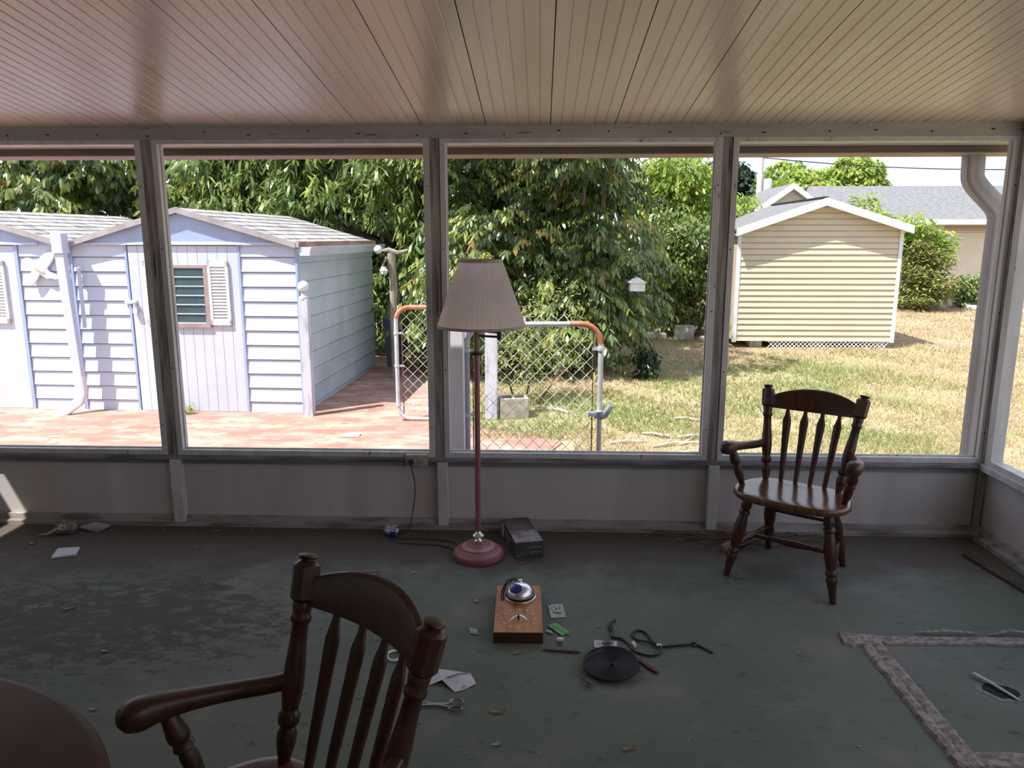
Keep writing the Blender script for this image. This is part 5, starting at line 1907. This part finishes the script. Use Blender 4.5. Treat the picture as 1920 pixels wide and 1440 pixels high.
# cord from the lamp to the outlet
cw = [(-0.10, 0.07, 0.012), (-0.16, 0.17, 0.006), (-0.30, 0.205, 0.006), (-0.44, 0.20, 0.006), (-0.50, 0.24, 0.006), (-0.45, 0.31, 0.006), (-0.42, 0.325, 0.03), (-0.408, 0.35, 0.10), (-0.395, 0.37, 0.2), (-0.392, 0.36, 0.28), (-0.402, 0.34, 0.36), (-0.405, 0.332, 0.395)]
m = MB()
pts = []
for i in range(len(cw) - 1):
    a, b, c, d = [Vector(cw[min(max(q, 0), len(cw) - 1)]) for q in (i - 1, i, i + 1, i + 2)]
    for f in (0, 0.25, 0.5, 0.75):
        pts.append(0.5 * ((2 * b) + (c - a) * f + (2 * a - 5 * b + 4 * c - d) * f * f + (3 * b - a - 3 * c + d) * f ** 3))
pts.append(Vector(cw[-1]))
m.tube(pts, 0.0032, 6)
m.tube([(-0.11, 0.05, 0.006), (-0.22, 0.12, 0.006), (-0.34, 0.13, 0.006), (-0.46, 0.145, 0.006), (-0.50, 0.20, 0.006)], 0.0032, 6)
m.build('power_cord', M_cord, lamp, smooth=True)
m = MB()
m.box(-0.418, -0.392, 0.322, 0.352, 0.396, 0.428)
m.tube([(-0.405, 0.332, 0.40), (-0.405, 0.330, 0.385)], [0.009, 0.005], 8)
m.build('plug', M_plug, lamp, bevel=0.004)

# outlet plate
ou = thing('wall_outlet', 'almond wall outlet with brown plug below the second window sill', 'outlet', (-0.695, 4.052, 0.412))
m = MB()
m.box(-0.062, 0.062, 0.004, 0.036, -0.034, 0.034)
m.build('plate', M_plate, ou, bevel=0.004)
for xx in (-0.027, 0.027):
    m = MB()
    m.box(xx - 0.018, xx + 0.018, -0.001, 0.006, -0.016, 0.016)
    rc_ = m.build('receptacle', M_plate, ou, bevel=0.003)
    m = MB()
    m.box(xx - 0.008, xx - 0.0055, -0.0016, 0.001, -0.005, 0.006)
    m.box(xx + 0.0055, xx + 0.008, -0.0016, 0.001, -0.005, 0.006)
    m.lathe([(0.003, 0), (0.003, 0.002)], 8, Matrix.Translation((xx, -0.0016, -0.010)) @ Matrix.Rotation(-PI / 2, 4, 'X'))
    m.build('slots', M_hole, rc_)

# ------------------------------------------------------------------ box beside the lamp
bxr = math.atan2(0.039, 0.148)
bx_ = thing('carton', 'dusty dark cardboard carton with printed panel beside lamp base', 'box', (-0.122, 3.672, 0), bxr)
m = MB()
m.box(0, 0.153, 0, 0.35, 0, 0.088)
m.build('box', M_box, bx_, bevel=0.002)
m = MB()
m.box(0.003, 0.150, 0.163, 0.347, 0.088, 0.0895)
m.build('dusty_top', M_boxtop, bx_)
m = MB()
m.box(0.003, 0.150, 0.004, 0.161, 0.088, 0.0895)
pr_ = m.build('printed_panel', M_boxprint, bx_)
m = MB()
for (xa, xb, ya, yb) in ((0.055, 0.10, 0.028, 0.038), (0.108, 0.135, 0.024, 0.034), (0.03, 0.105, 0.062, 0.068), (0.05, 0.12, 0.078, 0.086), (0.118, 0.142, 0.10, 0.108), (0.12, 0.14, 0.122, 0.128)):
    m.box(xa, xb, ya, yb, 0.0895, 0.0899)
m.build('print', M_inkgrey, pr_)
m = MB()
for (xa, xb, za_, zb2) in ((0.070, 0.140, 0.054, 0.060), (0.080, 0.142, 0.028, 0.034), (0.012, 0.022, 0.012, 0.020), (0.034, 0.04, 0.02, 0.032), (0.075, 0.10, 0.020, 0.023)):
    m = MB()
    m.box(xa, xb, -0.0012, 0.0, za_, zb2)
    m.build('front_print', M_inkgrey, bx_)
m = MB()
m.box(-0.0015, 0.0, 0.28, 0.338, 0.006, 0.076)
m.build('white_label', M_label, bx_)
m = MB()
for (ya, yb, za_, zb2) in ((0.12, 0.25, 0.05, 0.062), (0.14, 0.24, 0.03, 0.038), (0.1, 0.2, 0.012, 0.018)):
    m.box(-0.0012, 0.0, ya, yb, za_, zb2)
m.build('side_print', M_inkgrey, bx_)

# ------------------------------------------------------------------ wooden clock board with a dome on it
ck = thing('wall_clock', 'varnished wooden clock board with pale markers lying flat on floor', 'clock', (-0.082, 2.842, 0), 0.02)
CW, CL, CHh = 0.206, 0.428, 0.048
m = MB()
m.box(-CW / 2, CW / 2, 0, CL, 0.0, CHh)
m.cur = 1
m.box(-CW / 2 + 0.001, CW / 2 - 0.001, 0.001, CL - 0.001, CHh, CHh + 0.0012)
m.build('board', [M_clockside, M_clock], ck, bevel=0.0025)
cx_, cy_ = 0.0, 0.112
for h in range(12):
    a = PI / 2 - h * PI / 6
    rx_, ry_ = 0.072, 0.078
    px_, py_ = cx_ + rx_ * math.cos(a), cy_ + ry_ * math.sin(a)
    m = MB()
    if h % 3:
        m.sphere((px_, py_, CHh + 0.003), 0.0050, 10, 7, (1, 1, 0.8))
        m.build('hour_marker', M_pearl, ck, smooth=True)
    else:
        bw_ = 0.0022
        digs = {0: '12', 3: '3', 6: '6', 9: '9'}[h]
        seg7 = {'1': 'bc', '2': 'abged', '3': 'abgcd', '6': 'afgedc', '9': 'abcdfg'}
        x0d = px_ - (len(digs) * 0.0105 - 0.002) / 2
        for i, dgt in enumerate(digs):
            xo = x0d + i * 0.0105
            w7, h7 = 0.007, 0.016
            zz0, zz1 = CHh + 0.001, CHh + 0.0035
            yo = py_ - h7 / 2
            R_ = {'a': (0, w7, h7 - bw_, h7), 'g': (0, w7, h7 / 2 - bw_ / 2, h7 / 2 + bw_ / 2), 'd': (0, w7, 0, bw_), 'b': (w7 - bw_, w7, h7 / 2, h7), 'c': (w7 - bw_, w7, 0, h7 / 2), 'f': (0, bw_, h7 / 2, h7), 'e': (0, bw_, 0, h7 / 2)}
            for q in seg7[dgt]:
                xa, xb, ya, yb = R_[q]
                m.box(xo + xa, xo + xb, yo + ya, yo + yb, zz0, zz1)
        m.build('numeral', M_pearl, ck)
m = MB()
m.lathe([(0.0045, CHh), (0.0045, CHh + 0.022), (0.002, CHh + 0.024)], 10, Matrix.Translation((cx_, cy_, 0)))
m.build('spindle', M_black, ck, smooth=True)
for a, ln in ((math.radians(-25), 0.042), (math.radians(215), 0.05)):
    m = MB()
    M = Matrix.Translation((cx_, cy_, CHh + 0.018)) @ Matrix.Rotation(a, 4, 'Z')
    m.tube([(0, 0, 0.004), (ln * 0.5, 0.002, 0.0), (ln, 0, -0.012)], [0.003, 0.004, 0.001], 6, M, flat=(1, 0.35))
    m.build('hand', M_chrome, ck, smooth=True)

dm = thing('metal_dome', 'shiny silver dome lamp head with dark blue top resting on clock board', 'lamp head', (-0.083, 3.158, CHh + 0.0015))
m = MB()
m.lathe([(0.070, 0.0), (0.072, 0.003), (0.071, 0.006), (0.066, 0.008)], 40)
m.build('base_ring', M_chrome, dm, smooth=True)
m = MB()
m.lathe([(0.066, 0.006), (0.068, 0.010), (0.067, 0.015), (0.064, 0.017)], 40)
m.build('black_ring', M_black, dm, smooth=True)
m = MB()
m.lathe([(0.064 * math.cos(q * PI / 20) + 0.0005, 0.015 + 0.052 * math.sin(q * PI / 20)) for q in range(11)], 40)
m.build('shell', M_chrome, dm, smooth=True)
m = MB()
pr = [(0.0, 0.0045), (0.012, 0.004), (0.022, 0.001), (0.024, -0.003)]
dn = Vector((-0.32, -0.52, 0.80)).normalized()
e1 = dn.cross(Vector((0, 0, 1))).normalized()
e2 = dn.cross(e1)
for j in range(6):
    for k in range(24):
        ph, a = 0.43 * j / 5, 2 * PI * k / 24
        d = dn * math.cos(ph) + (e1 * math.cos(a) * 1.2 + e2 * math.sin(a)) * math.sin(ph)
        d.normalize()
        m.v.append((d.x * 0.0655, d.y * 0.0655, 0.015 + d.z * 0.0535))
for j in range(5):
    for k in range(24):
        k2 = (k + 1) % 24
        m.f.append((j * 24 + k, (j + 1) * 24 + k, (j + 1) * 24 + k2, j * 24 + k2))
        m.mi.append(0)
m.build('blue_patch', M_blue, dm, smooth=True)  # blue patch curved over the upper front of the shell
m = MB()
m.lathe([(0.010, 0.062), (0.010, 0.075), (0.006, 0.078)], 12, Matrix.Translation((0.0, 0.018, -0.002)))
m.build('knob', M_chrome, dm, smooth=True)
m = MB()
m.tube([(0.0, 0.055, 0.035), (-0.025, 0.062, 0.06), (-0.06, 0.045, 0.055), (-0.082, 0.01, 0.025), (-0.083, -0.02, 0.006), (-0.078, -0.04, 0.004)], 0.004, 8)
m.tube([(0.0, 0.05, 0.045), (-0.03, 0.05, 0.062), (-0.062, 0.025, 0.045), (-0.074, 0.0, 0.02), (-0.073, -0.02, 0.005)], 0.0035, 8)
m.build('cord', M_black, dm, smooth=True)

# ------------------------------------------------------------------ scattered things


def slab(name, pts, z0, z1, mat, label, cat, group=None, extra=None):
    """a thin flat thing lying on the floor: outline given in floor metres"""
    cx = sum(p[0] for p in pts) / len(pts)
    cy = sum(p[1] for p in pts) / len(pts)
    m = MB()
    m.prism([(p[0] - cx, p[1] - cy) for p in pts], z0, z1, 'z')
    o = m.build(name, mat, loc=(cx, cy, 0))
    tag(o, label, cat, group)
    return o, (cx, cy)


c_, (cx, cy) = slab('printed_card', [(0.043, 3.17), (0.056, 3.052), (0.123, 3.064), (0.110, 3.181)], 0.0008, 0.006, M_paper2, 'square grey white printed packet right of the wooden clock', 'packet')
m = MB()
for k in range(14):
    a = k * 0.5
    m.tube([(-0.012 + 0.013 * math.cos(a), 0.018 + 0.016 * math.sin(a), 0.0063), (-0.012 + 0.013 * math.cos(a + 0.4), 0.018 + 0.016 * math.sin(a + 0.4), 0.0063)], 0.0012, 4)
m.box(-0.004, 0.003, 0.012, 0.022, 0.006, 0.0066)
m.box(0.012, 0.015, 0.008, 0.046, 0.006, 0.0066)
m.box(-0.020, 0.022, -0.020, -0.014, 0.006, 0.0066)
m.box(-0.012, 0.020, -0.030, -0.026, 0.006, 0.0066)
m.box(-0.034, -0.026, 0.046, 0.056, 0.006, 0.0068)
m.build('print', M_ink, c_)
g_o, _ = slab('green_packet', [(0.042, 2.982), (0.078, 3.010), (0.136, 2.928), (0.124, 2.915), (0.112, 2.914), (0.102, 2.900)], 0.002, 0.007, M_green, 'small bright green packet beside the wooden clock corner', 'packet')
m = MB()
m.box(-0.0035, 0.0035, -0.052, 0.052, 0.007, 0.0074, Matrix.Rotation(math.radians(46), 4, 'Z'))
m.build('seam', pm('green_dark', (0.05, 0.24, 0.05)), g_o)
o, _ = slab('paper_tab', [(0.034, 2.945), (0.055, 2.938), (0.062, 2.916), (0.052, 2.918), (0.048, 2.928), (0.033, 2.930)], 0.001, 0.008, M_paper2, 'tiny white paper tab between the clock and the green packet', 'paper')
o, _ = slab('plug_adapter', [(0.078, 2.872), (0.106, 2.874), (0.104, 2.862), (0.078, 2.860)], 0.001, 0.014, M_white, 'tiny white connector lying between green packet and red stick', 'connector')
m = MB()
for k in range(3):
    m.tube([(0.084 + 0.008 * k, 2.862, 0.005), (0.085 + 0.008 * k, 2.825, 0.002)], 0.0012, 4)
m.build('lead', M_string, None)
bpy.context.view_layer.update()
ld = bpy.data.objects['lead']
ld.parent = o
ld.location = (-o.location.x, -o.location.y, 0)
m = MB()
m.prism([(0.016, 2.790), (0.06, 2.796), (0.12, 2.790), (0.145, 2.783), (0.172, 2.774), (0.145, 2.775), (0.10, 2.778), (0.05, 2.782)], 0.001, 0.009, 'z')
tag(m.build('wood_splinter', M_stick, bevel=0.002), 'flat reddish wood splinter in front of the wooden clock', 'stick')
m = MB()
m.prism([(0.385, 2.735), (0.40, 2.742), (0.470, 2.648), (0.457, 2.640), (0.44, 2.655)], 0.001, 0.010, 'z')
tag(m.build('wood_splinter', M_stick, bevel=0.002), 'reddish wood splinter pointing out right of the black round mat', 'stick')
c_, (cx, cy) = slab('name_card', [(0.233, 2.874), (0.329, 2.868), (0.321, 2.812), (0.230, 2.818)], 0.0008, 0.004, M_paper, 'small white printed card behind the black round mat', 'card')
m = MB()
for ya, xa, xb in ((0.012, -0.035, -0.012), (0.0, -0.038, -0.02), (-0.008, -0.038, -0.024), (0.013, 0.015, 0.036)):
    m.box(xa, xb, ya, ya + 0.003, 0.004, 0.0045)
m.build('print', M_inkgrey, c_)
m = MB()
m.sphere((0.287, 2.845, 0.010), 0.012, 9, 6, (1.8, 1, 0.6), jitter=0.3, seed=4)
tag(m.build('dirt_clod', M_twig), 'brown clod lying on the small white printed card', 'dirt')

# black coiled mat, dished
m = MB()
pts = []
nturn = 12
for k in range(nturn * 40):
    t = k / (nturn * 40)
    a = 2 * PI * nturn * t
    r = 0.006 + 0.104 * t
    pts.append((r * math.cos(a), r * math.sin(a), 0.012 + 0.010 * (r / 0.11) ** 2))
m.tube(pts, 0.0051, 6)
m.lathe([(0.004, 0.006), (0.06, 0.007), (0.107, 0.014), (0.107, 0.018), (0.06, 0.012), (0.004, 0.010)], 40)
o = m.build('coiled_mat', M_mat, loc=(0.287, 2.672, 0.004), smooth=True)
o.rotation_euler = (math.radians(4), math.radians(-3), 0)
tag(o, 'round black coiled mat lying on the green floor', 'mat')


def smooth_path(cw, sub=5):
    out = []
    for i in range(len(cw) - 1):
        a, b, c, d = [Vector(cw[min(max(q, 0), len(cw) - 1)]) for q in (i - 1, i, i + 1, i + 2)]
        for k in range(sub):
            f = k / sub
            out.append(0.5 * ((2 * b) + (c - a) * f + (2 * a - 5 * b + 4 * c - d) * f * f + (3 * b - a - 3 * c + d) * f ** 3))
    out.append(Vector(cw[-1]))
    return out


cw = [(0.339, 3.036), (0.318, 3.02), (0.305, 2.975), (0.316, 2.945), (0.308, 2.915), (0.318, 2.893), (0.348, 2.886), (0.376, 2.842), (0.386, 2.804), (0.411, 2.772), (0.457, 2.760), (0.492, 2.782), (0.500, 2.822), (0.474, 2.868),
      (0.462, 2.925), (0.440, 2.954), (0.412, 2.948), (0.398, 2.915), (0.414, 2.880), (0.455, 2.852), (0.497, 2.830), (0.56, 2.838), (0.618, 2.850), (0.640, 2.862), (0.652, 2.850), (0.640, 2.838), (0.660, 2.843), (0.705, 2.793)]
m = MB()
m.tube(smooth_path([(x, y, 0.006 + (0.006 if i in (12, 19, 24) else 0)) for i, (x, y) in enumerate(cw)]), 0.0046, 7)
lo_ = m.build('cord', M_black, smooth=True)
tag(lo_, 'looped black cord trailing right from behind the black round mat', 'cord')
m = MB()
m.tube([(0.485, 2.828, 0.014), (0.507, 2.826, 0.014)], 0.0058, 8)
m.tube([(0.392, 2.85, 0.010), (0.398, 2.825, 0.010)], 0.0078, 8)
m.build('white_clip', M_white, lo_, smooth=True)
cw = [(0.318, 3.00), (0.322, 2.95), (0.306, 2.90), (0.295, 2.862), (0.288, 2.80), (0.24, 2.740), (0.195, 2.703), (0.172, 2.66), (0.168, 2.60), (0.190, 2.566), (0.205, 2.55), (0.194, 2.533), (0.174, 2.548), (0.186, 2.58)]
zs_ = [0.006, 0.006, 0.012, 0.012, 0.024, 0.030, 0.030, 0.022, 0.008, 0.005, 0.005, 0.006, 0.008, 0.01]
m = MB()
m.tube(smooth_path([(x, y, z) for (x, y), z in zip(cw, zs_)]), 0.0026, 6)
tag(m.build('string', M_string, smooth=True), 'grey string draped over the black round mat edge', 'string')

# envelopes, scissors, ring
m = MB()
m.add([(-0.50, 2.535, 0.003), (-0.385, 2.635, 0.006), (-0.262, 2.604, 0.010), (-0.30, 2.572, 0.018), (-0.362, 2.549, 0.014), (-0.405, 2.530, 0.004)],
      [(0, 5, 4, 3, 2, 1)])
m.add([(-0.362, 2.549, 0.015), (-0.30, 2.575, 0.021), (-0.258, 2.600, 0.012), (-0.231, 2.546, 0.004), (-0.274, 2.508, 0.002), (-0.306, 2.489, 0.004)],
      [(0, 5, 4, 3, 2, 1)])
o = m.build('folded_letter', M_paper)
tag(o, 'folded white letter lying behind the near armchair post', 'paper')
md = o.modifiers.new('thickness', 'SOLIDIFY')
md.thickness = 0.0015
m = MB()
m.tube([(-0.345, 2.556, 0.0185), (-0.30, 2.577, 0.0235), (-0.262, 2.598, 0.0145)], 0.0035, 4, flat=(1.5, 0.15))
m.box(-0.30, -0.27, 2.513, 2.517, 0.0055, 0.0062)
m.box(-0.29, -0.265, 2.522, 2.525, 0.0065, 0.0072)
m.build('fold_marks', M_inkgrey, o)  # grey line along the fold and two short bars
sc_ = thing('scissors', 'dull metal scissors on the floor beside the near armchair', 'scissors', (-0.345, 2.405, 0.004))
for s in (-1, 1):
    m = MB()
    m.tube([(-0.135, 0.004 * s - 0.004, 0.003), (-0.06, 0.008 * s + 0.006, 0.004), (0.0, -0.004 * s + 0.002, 0.004), (0.03, -0.010 * s, 0.004)], [0.002, 0.0065, 0.0065, 0.004], 6, flat=(1, 0.4))
    b_ = m.build('blade', M_steel, sc_, smooth=True)
    m = MB()
    pts = [(0.054 + 0.024 * math.cos(a), -0.019 * s + 0.0145 * math.sin(a), 0.005) for a in [2 * PI * k / 20 for k in range(20)]]
    m.tube(pts, 0.0038, 7, closed=True)
    m.build('finger_ring', M_steel, sc_, smooth=True)
m = MB()
pts = [(-0.574 + 0.034 * math.cos(a) * (1 if math.sin(a) > 0 else 0.85), 2.722 + 0.036 * math.sin(a), 0.006) for a in [2 * PI * k / 26 for k in range(26)]]
m.tube(pts, 0.0048, 8, closed=True)
tag(m.build('plastic_ring', M_white, smooth=True), 'white plastic ring seen through the near armchair spindles', 'ring')

# near the wall at the left
o, _ = slab('paper_sheet', [(-2.545, 3.575), (-2.585, 3.693), (-2.478, 3.716), (-2.440, 3.620)], 0.002, 0.012, M_paper, 'clean white sheet lying alone on left part of floor', 'paper')
o, _ = slab('floor_tile', [(-2.640, 3.975), (-2.59, 4.045), (-2.485, 4.025), (-2.52, 3.935)], 0.008, 0.020, M_tile, 'grey square tile by the baseboard at the left', 'tile')
o.rotation_euler = (math.radians(4), math.radians(3), 0)
m = MB()
m.sphere((0, 0, 0.028), 0.05, 22, 14, (1.15, 0.8, 0.62), jitter=0.22, seed=11)
m.tube([(-0.03, -0.01, 0.03), (-0.08, -0.05, 0.012), (-0.13, -0.06, 0.005)], [0.018, 0.008, 0.002], 6, flat=(1.4, 0.4))
tag(m.build('plastic_wrapper', M_plast, loc=(-2.69, 3.93, 0.002)), 'crumpled clear film wrapper beside the grey tile', 'wrapper')
m = MB()
m.sphere((0, 0, 0.034), 0.042, 20, 13, (1.0, 0.85, 0.85), jitter=0.13, seed=12)
tag(m.build('foil_wrapper', M_foil, loc=(-0.83, 3.96, 0.0)), 'crumpled blue and silver wrapper on the floor below the outlet', 'wrapper')
m = MB()
m.prism([(-0.985, 3.46), (-0.80, 3.472), (-0.805, 3.405), (-0.83, 3.36), (-0.96, 3.36)], 0.004, 0.010, 'z')
m.prism([(-0.985, 3.465), (-0.795, 3.477), (-0.797, 3.465), (-0.985, 3.453)], 0.0, 0.016, 'z')
tag(m.build('board_scrap', M_book), 'pinkish flat board scrap behind the near armchair crest', 'board')
m = MB()
m.prism([(2.235, 3.80), (2.275, 3.80), (2.42, 2.7), (2.38, 2.7)], 0.0, 0.018, 'z')
tag(m.build('wood_batten', M_batten, bevel=0.002), 'thin dark wood batten on the floor along the right wall', 'batten')

# ------------------------------------------------------------------ splintered frame on the floor with a hole inside
fr = thing('hatch_frame', 'splintered grey wood frame fixed to floor at lower right', 'frame', (0, 0, 0))


def rough_strip(p0, p1, w, h, seed, n=26):
    rd = random.Random(seed)
    p0, p1 = Vector((*p0, 0)), Vector((*p1, 0))
    d = (p1 - p0).normalized()
    s = Vector((-d.y, d.x, 0))
    m = MB()
    prof = [-0.5, -0.42, -0.2, -0.05, 0.08, 0.30, 0.44, 0.5]
    hs_ = [0.0, 0.75, 0.9, 0.45, 0.7, 1.0, 0.9, 0.0]
    k = len(prof)
    for i in range(n + 1):
        c = p0.lerp(p1, i / n)
        jl, jr = rd.uniform(-0.14, 0.04), rd.uniform(-0.03, 0.03)
        for q in range(k):
            f = prof[q] + (jl if q < 2 else jr if q > 5 else rd.uniform(-0.04, 0.04))
            z = h * max(0.0, hs_[q] + (rd.uniform(-0.16, 0.10) if 0 < q < k - 1 else 0))
            m.v.append(tuple(c + s * (w * f) + Vector((0, 0, z + 0.0006))))
    for i in range(n):
        for q in range(k - 1):
            m.f.append((i * k + q, (i + 1) * k + q, (i + 1) * k + q + 1, i * k + q + 1))
            m.mi.append(0)
    m.f.append(tuple(range(k)))
    m.f.append(tuple(range(n * k, n * k + k))[::-1])
    m.mi += [0, 0]
    return m


rough_strip((1.375, 2.14), (1.375, 2.93), -0.085, 0.016, 3).build('side_rail', M_hatch, fr)
rough_strip((1.30, 2.915), (2.25, 2.93), 0.05, 0.012, 4).build('rear_rail', M_hatch, fr)
rough_strip((1.34, 2.185), (2.25, 2.19), 0.06, 0.014, 5).build('front_rail', M_hatch, fr)
rough_strip((1.27, 2.925), (1.42, 2.905), 0.09, 0.013, 6, 10).build('corner_splinters', M_hatch, fr)
m = MB()
m.tube([(1.60, 2.985, 0.006), (1.72, 2.975, 0.02), (1.86, 2.985, 0.008)], [0.004, 0.012, 0.004], 6, flat=(1, 0.4))
m.tube([(1.9, 2.975, 0.006), (2.0, 2.99, 0.02), (2.1, 2.98, 0.01)], [0.004, 0.012, 0.004], 6, flat=(1, 0.4))
m.build('lifted_strip', M_hatch, fr)
# broken hole: ragged rim around a flat black face, the hole's shade put into its colour
m = MB()
rd = random.Random(5)
n = 26
ring_o, ring_i, ring_b = [], [], []
for k in range(n):
    a = 2 * PI * k / n
    j = rd.uniform(0.9, 1.12)
    ring_o.append((0.085 * j * math.cos(a), 0.066 * j * math.sin(a), 0.0012))
    ring_i.append((0.062 * j * math.cos(a), 0.046 * j * math.sin(a), 0.0016))
m.cur = 0
m.add(ring_o + ring_i, [(k, (k + 1) % n, n + (k + 1) % n, n + k) for k in range(n)])
m.cur = 1
m.add(ring_i, [tuple(range(n))])
o = m.build('floor_hole', [pm('broken_concrete', (0.20, 0.20, 0.185), (0.12, 0.125, 0.115), 18), M_hole], loc=(1.715, 2.575, 0.0), rot=(0, 0, -0.4))
tag(o, 'ragged dark hole in the floor inside the splintered frame', 'hole')
m = MB()
m.tube([(1.668, 2.670, 0.014), (1.70, 2.612, 0.012), (1.745, 2.515, 0.006)], [0.009, 0.008, 0.006], 6, flat=(1, 0.5))
tag(m.build('paper_stick', M_label), 'pale split stick lying across the floor hole', 'stick')

# ------------------------------------------------------------------ litter


def leaf_litter(m, L_, W_, curl):
    n = 5
    vs = []
    for i in range(n + 1):
        t = i / n
        w = W_ * math.sin(PI * min(max(t, 0.04), 0.97)) ** 0.8 * 0.5
        z = curl * (t - 0.5) ** 2 * 4 + 0.002
        vs += [(L_ * (t - 0.5), -w, z + curl * 0.5), (L_ * (t - 0.5), 0, z), (L_ * (t - 0.5), w, z + curl * 0.5)]
    fs = []
    for i in range(n):
        a = i * 3
        fs += [(a, a + 3, a + 4, a + 1), (a + 1, a + 4, a + 5, a + 2)]
    return m.add(vs, fs)


protoA = leaf_litter(MB(), 0.062, 0.020, 0.006).build('dry_leaf', M_leafdry)
protoB = leaf_litter(MB(), 0.052, 0.017, 0.007).build('dry_leaf', M_leafgrey)
spots = [(-0.143, 2.379, 0, 0.1, 'brown curled leaf alone at the bottom middle of floor, right of the scissors'),
         (-0.133, 2.206, 1, 0.5, 'pale leaf nearest the camera at the bottom middle of the floor'),
         (-1.757, 2.715, 1, -0.2, 'pale curled leaf on bare green floor above the table edge'),
         (-0.868, 2.466, 1, 0.8, 'pale leaf fragment between arm and back post of near chair'),
         (-1.364, 2.256, 0, 1.6, 'brown leaf just under the near armchair arm tip'),
         (-1.579, 2.340, 1, 0.15, 'grey leaf touching the table rim in the picture'),
         (-0.286, 3.199, 1, 1.9, 'upright pale leaf left of the wooden clock top'),
         (-0.627, 3.484, 1, 0.7, 'pale leaf left of the lamp base in front'),
         (-0.083, 2.767, 0, 0.6, 'dark curled leaf in front of the wooden clock left corner'),
         (-1.845, 3.980, 0, 0.2, 'brown leaf by the baseboard under the second bay'),
         (-2.781, 3.769, 1, -0.2, 'pale sliver of leaf near the left sun patch'),
         (-2.41, 2.95, 1, 0.3, 'pale leaf at the left picture edge on muddy floor'),
         (-2.12, 3.06, 0, 0.7, 'small brown leaf on the mud stain at left'),
         (-0.08, 3.62, 0, 0.5, 'dark leaf in front of the carton'),
         (0.30, 2.20, 0, 0.4, 'small brown leaf in the lower middle right of the floor')]
for i, (x, y, k, rz, lb_) in enumerate(spots):
    p = (protoA, protoB)[k]
    o = p if i in (0, 1) else p.copy()
    if i > 1:
        COL.objects.link(o)
    o.location = (x, y, 0.0)
    o.rotation_euler = (0, 0, rz)
    q = random.uniform(0.7, 1.0) if i else 1.0
    o.scale = (q, q, q)
    tag(o, lb_, 'leaf', 'dry leaves on the porch floor')
o, _ = slab('grey_card', [(-0.298, 2.955), (-0.262, 2.948), (-0.250, 2.900), (-0.285, 2.908)], 0.001, 0.004, M_tile, 'small grey square scrap left of the wooden clock', 'scrap')

# crumbs of paint and grit
m = MB()
rd = random.Random(21)
for i in range(210):
    y = rd.uniform(1.9, 4.02)
    x = rd.uniform(-0.72, 0.60) * (y + 0.4)
    if x > 2.3:
        continue
    if i > 130:
        y = rd.uniform(3.85, 4.04)
        x = rd.uniform(-2.9, 2.2)
    r = rd.uniform(0.0018, 0.0046)
    m.sphere((x, y, r * 0.4), r, 6, 4, (1, rd.uniform(0.5, 1), 0.5), jitter=0.3, seed=i)
tag(m.build('floor_crumbs', M_crumb), 'pale crumbs of paint and grit scattered over the floor', 'debris', kind='stuff')
# dry plant debris by the wall behind the right chair
m = MB()
for i in range(210):
    x, y = rd.gauss(1.12, 0.24), min(4.04, rd.gauss(3.97, 0.055))
    if x < 0.55 or x > 1.75:
        continue
    a = rd.uniform(-0.7, 0.7) + (PI if rd.random() < 0.5 else 0)
    l_ = rd.uniform(0.03, 0.11)
    x2, y2 = x + l_ * math.cos(a), min(4.045, y + l_ * math.sin(a) * 0.5)
    z = rd.uniform(0.003, 0.02)
    m.tube([(x, y, z), ((x + x2) / 2, (y + y2) / 2, z + 0.006), (x2, y2, rd.uniform(0.003, 0.02))], [0.002, 0.0026, 0.0012], 4)
tag(m.build('plant_debris', M_twig), 'heap of dry twigs and plant bits against the baseboard behind right chair', 'debris', kind='stuff')
m = MB()
m.tube([(0.98, 3.80, 0.02), (1.07, 3.86, 0.034), (1.17, 3.905, 0.03)], [0.022, 0.026, 0.020], 10)
tag(m.build('palm_husk', M_twig, smooth=True), 'thick dry palm husk lying in plant debris under right chair', 'husk')
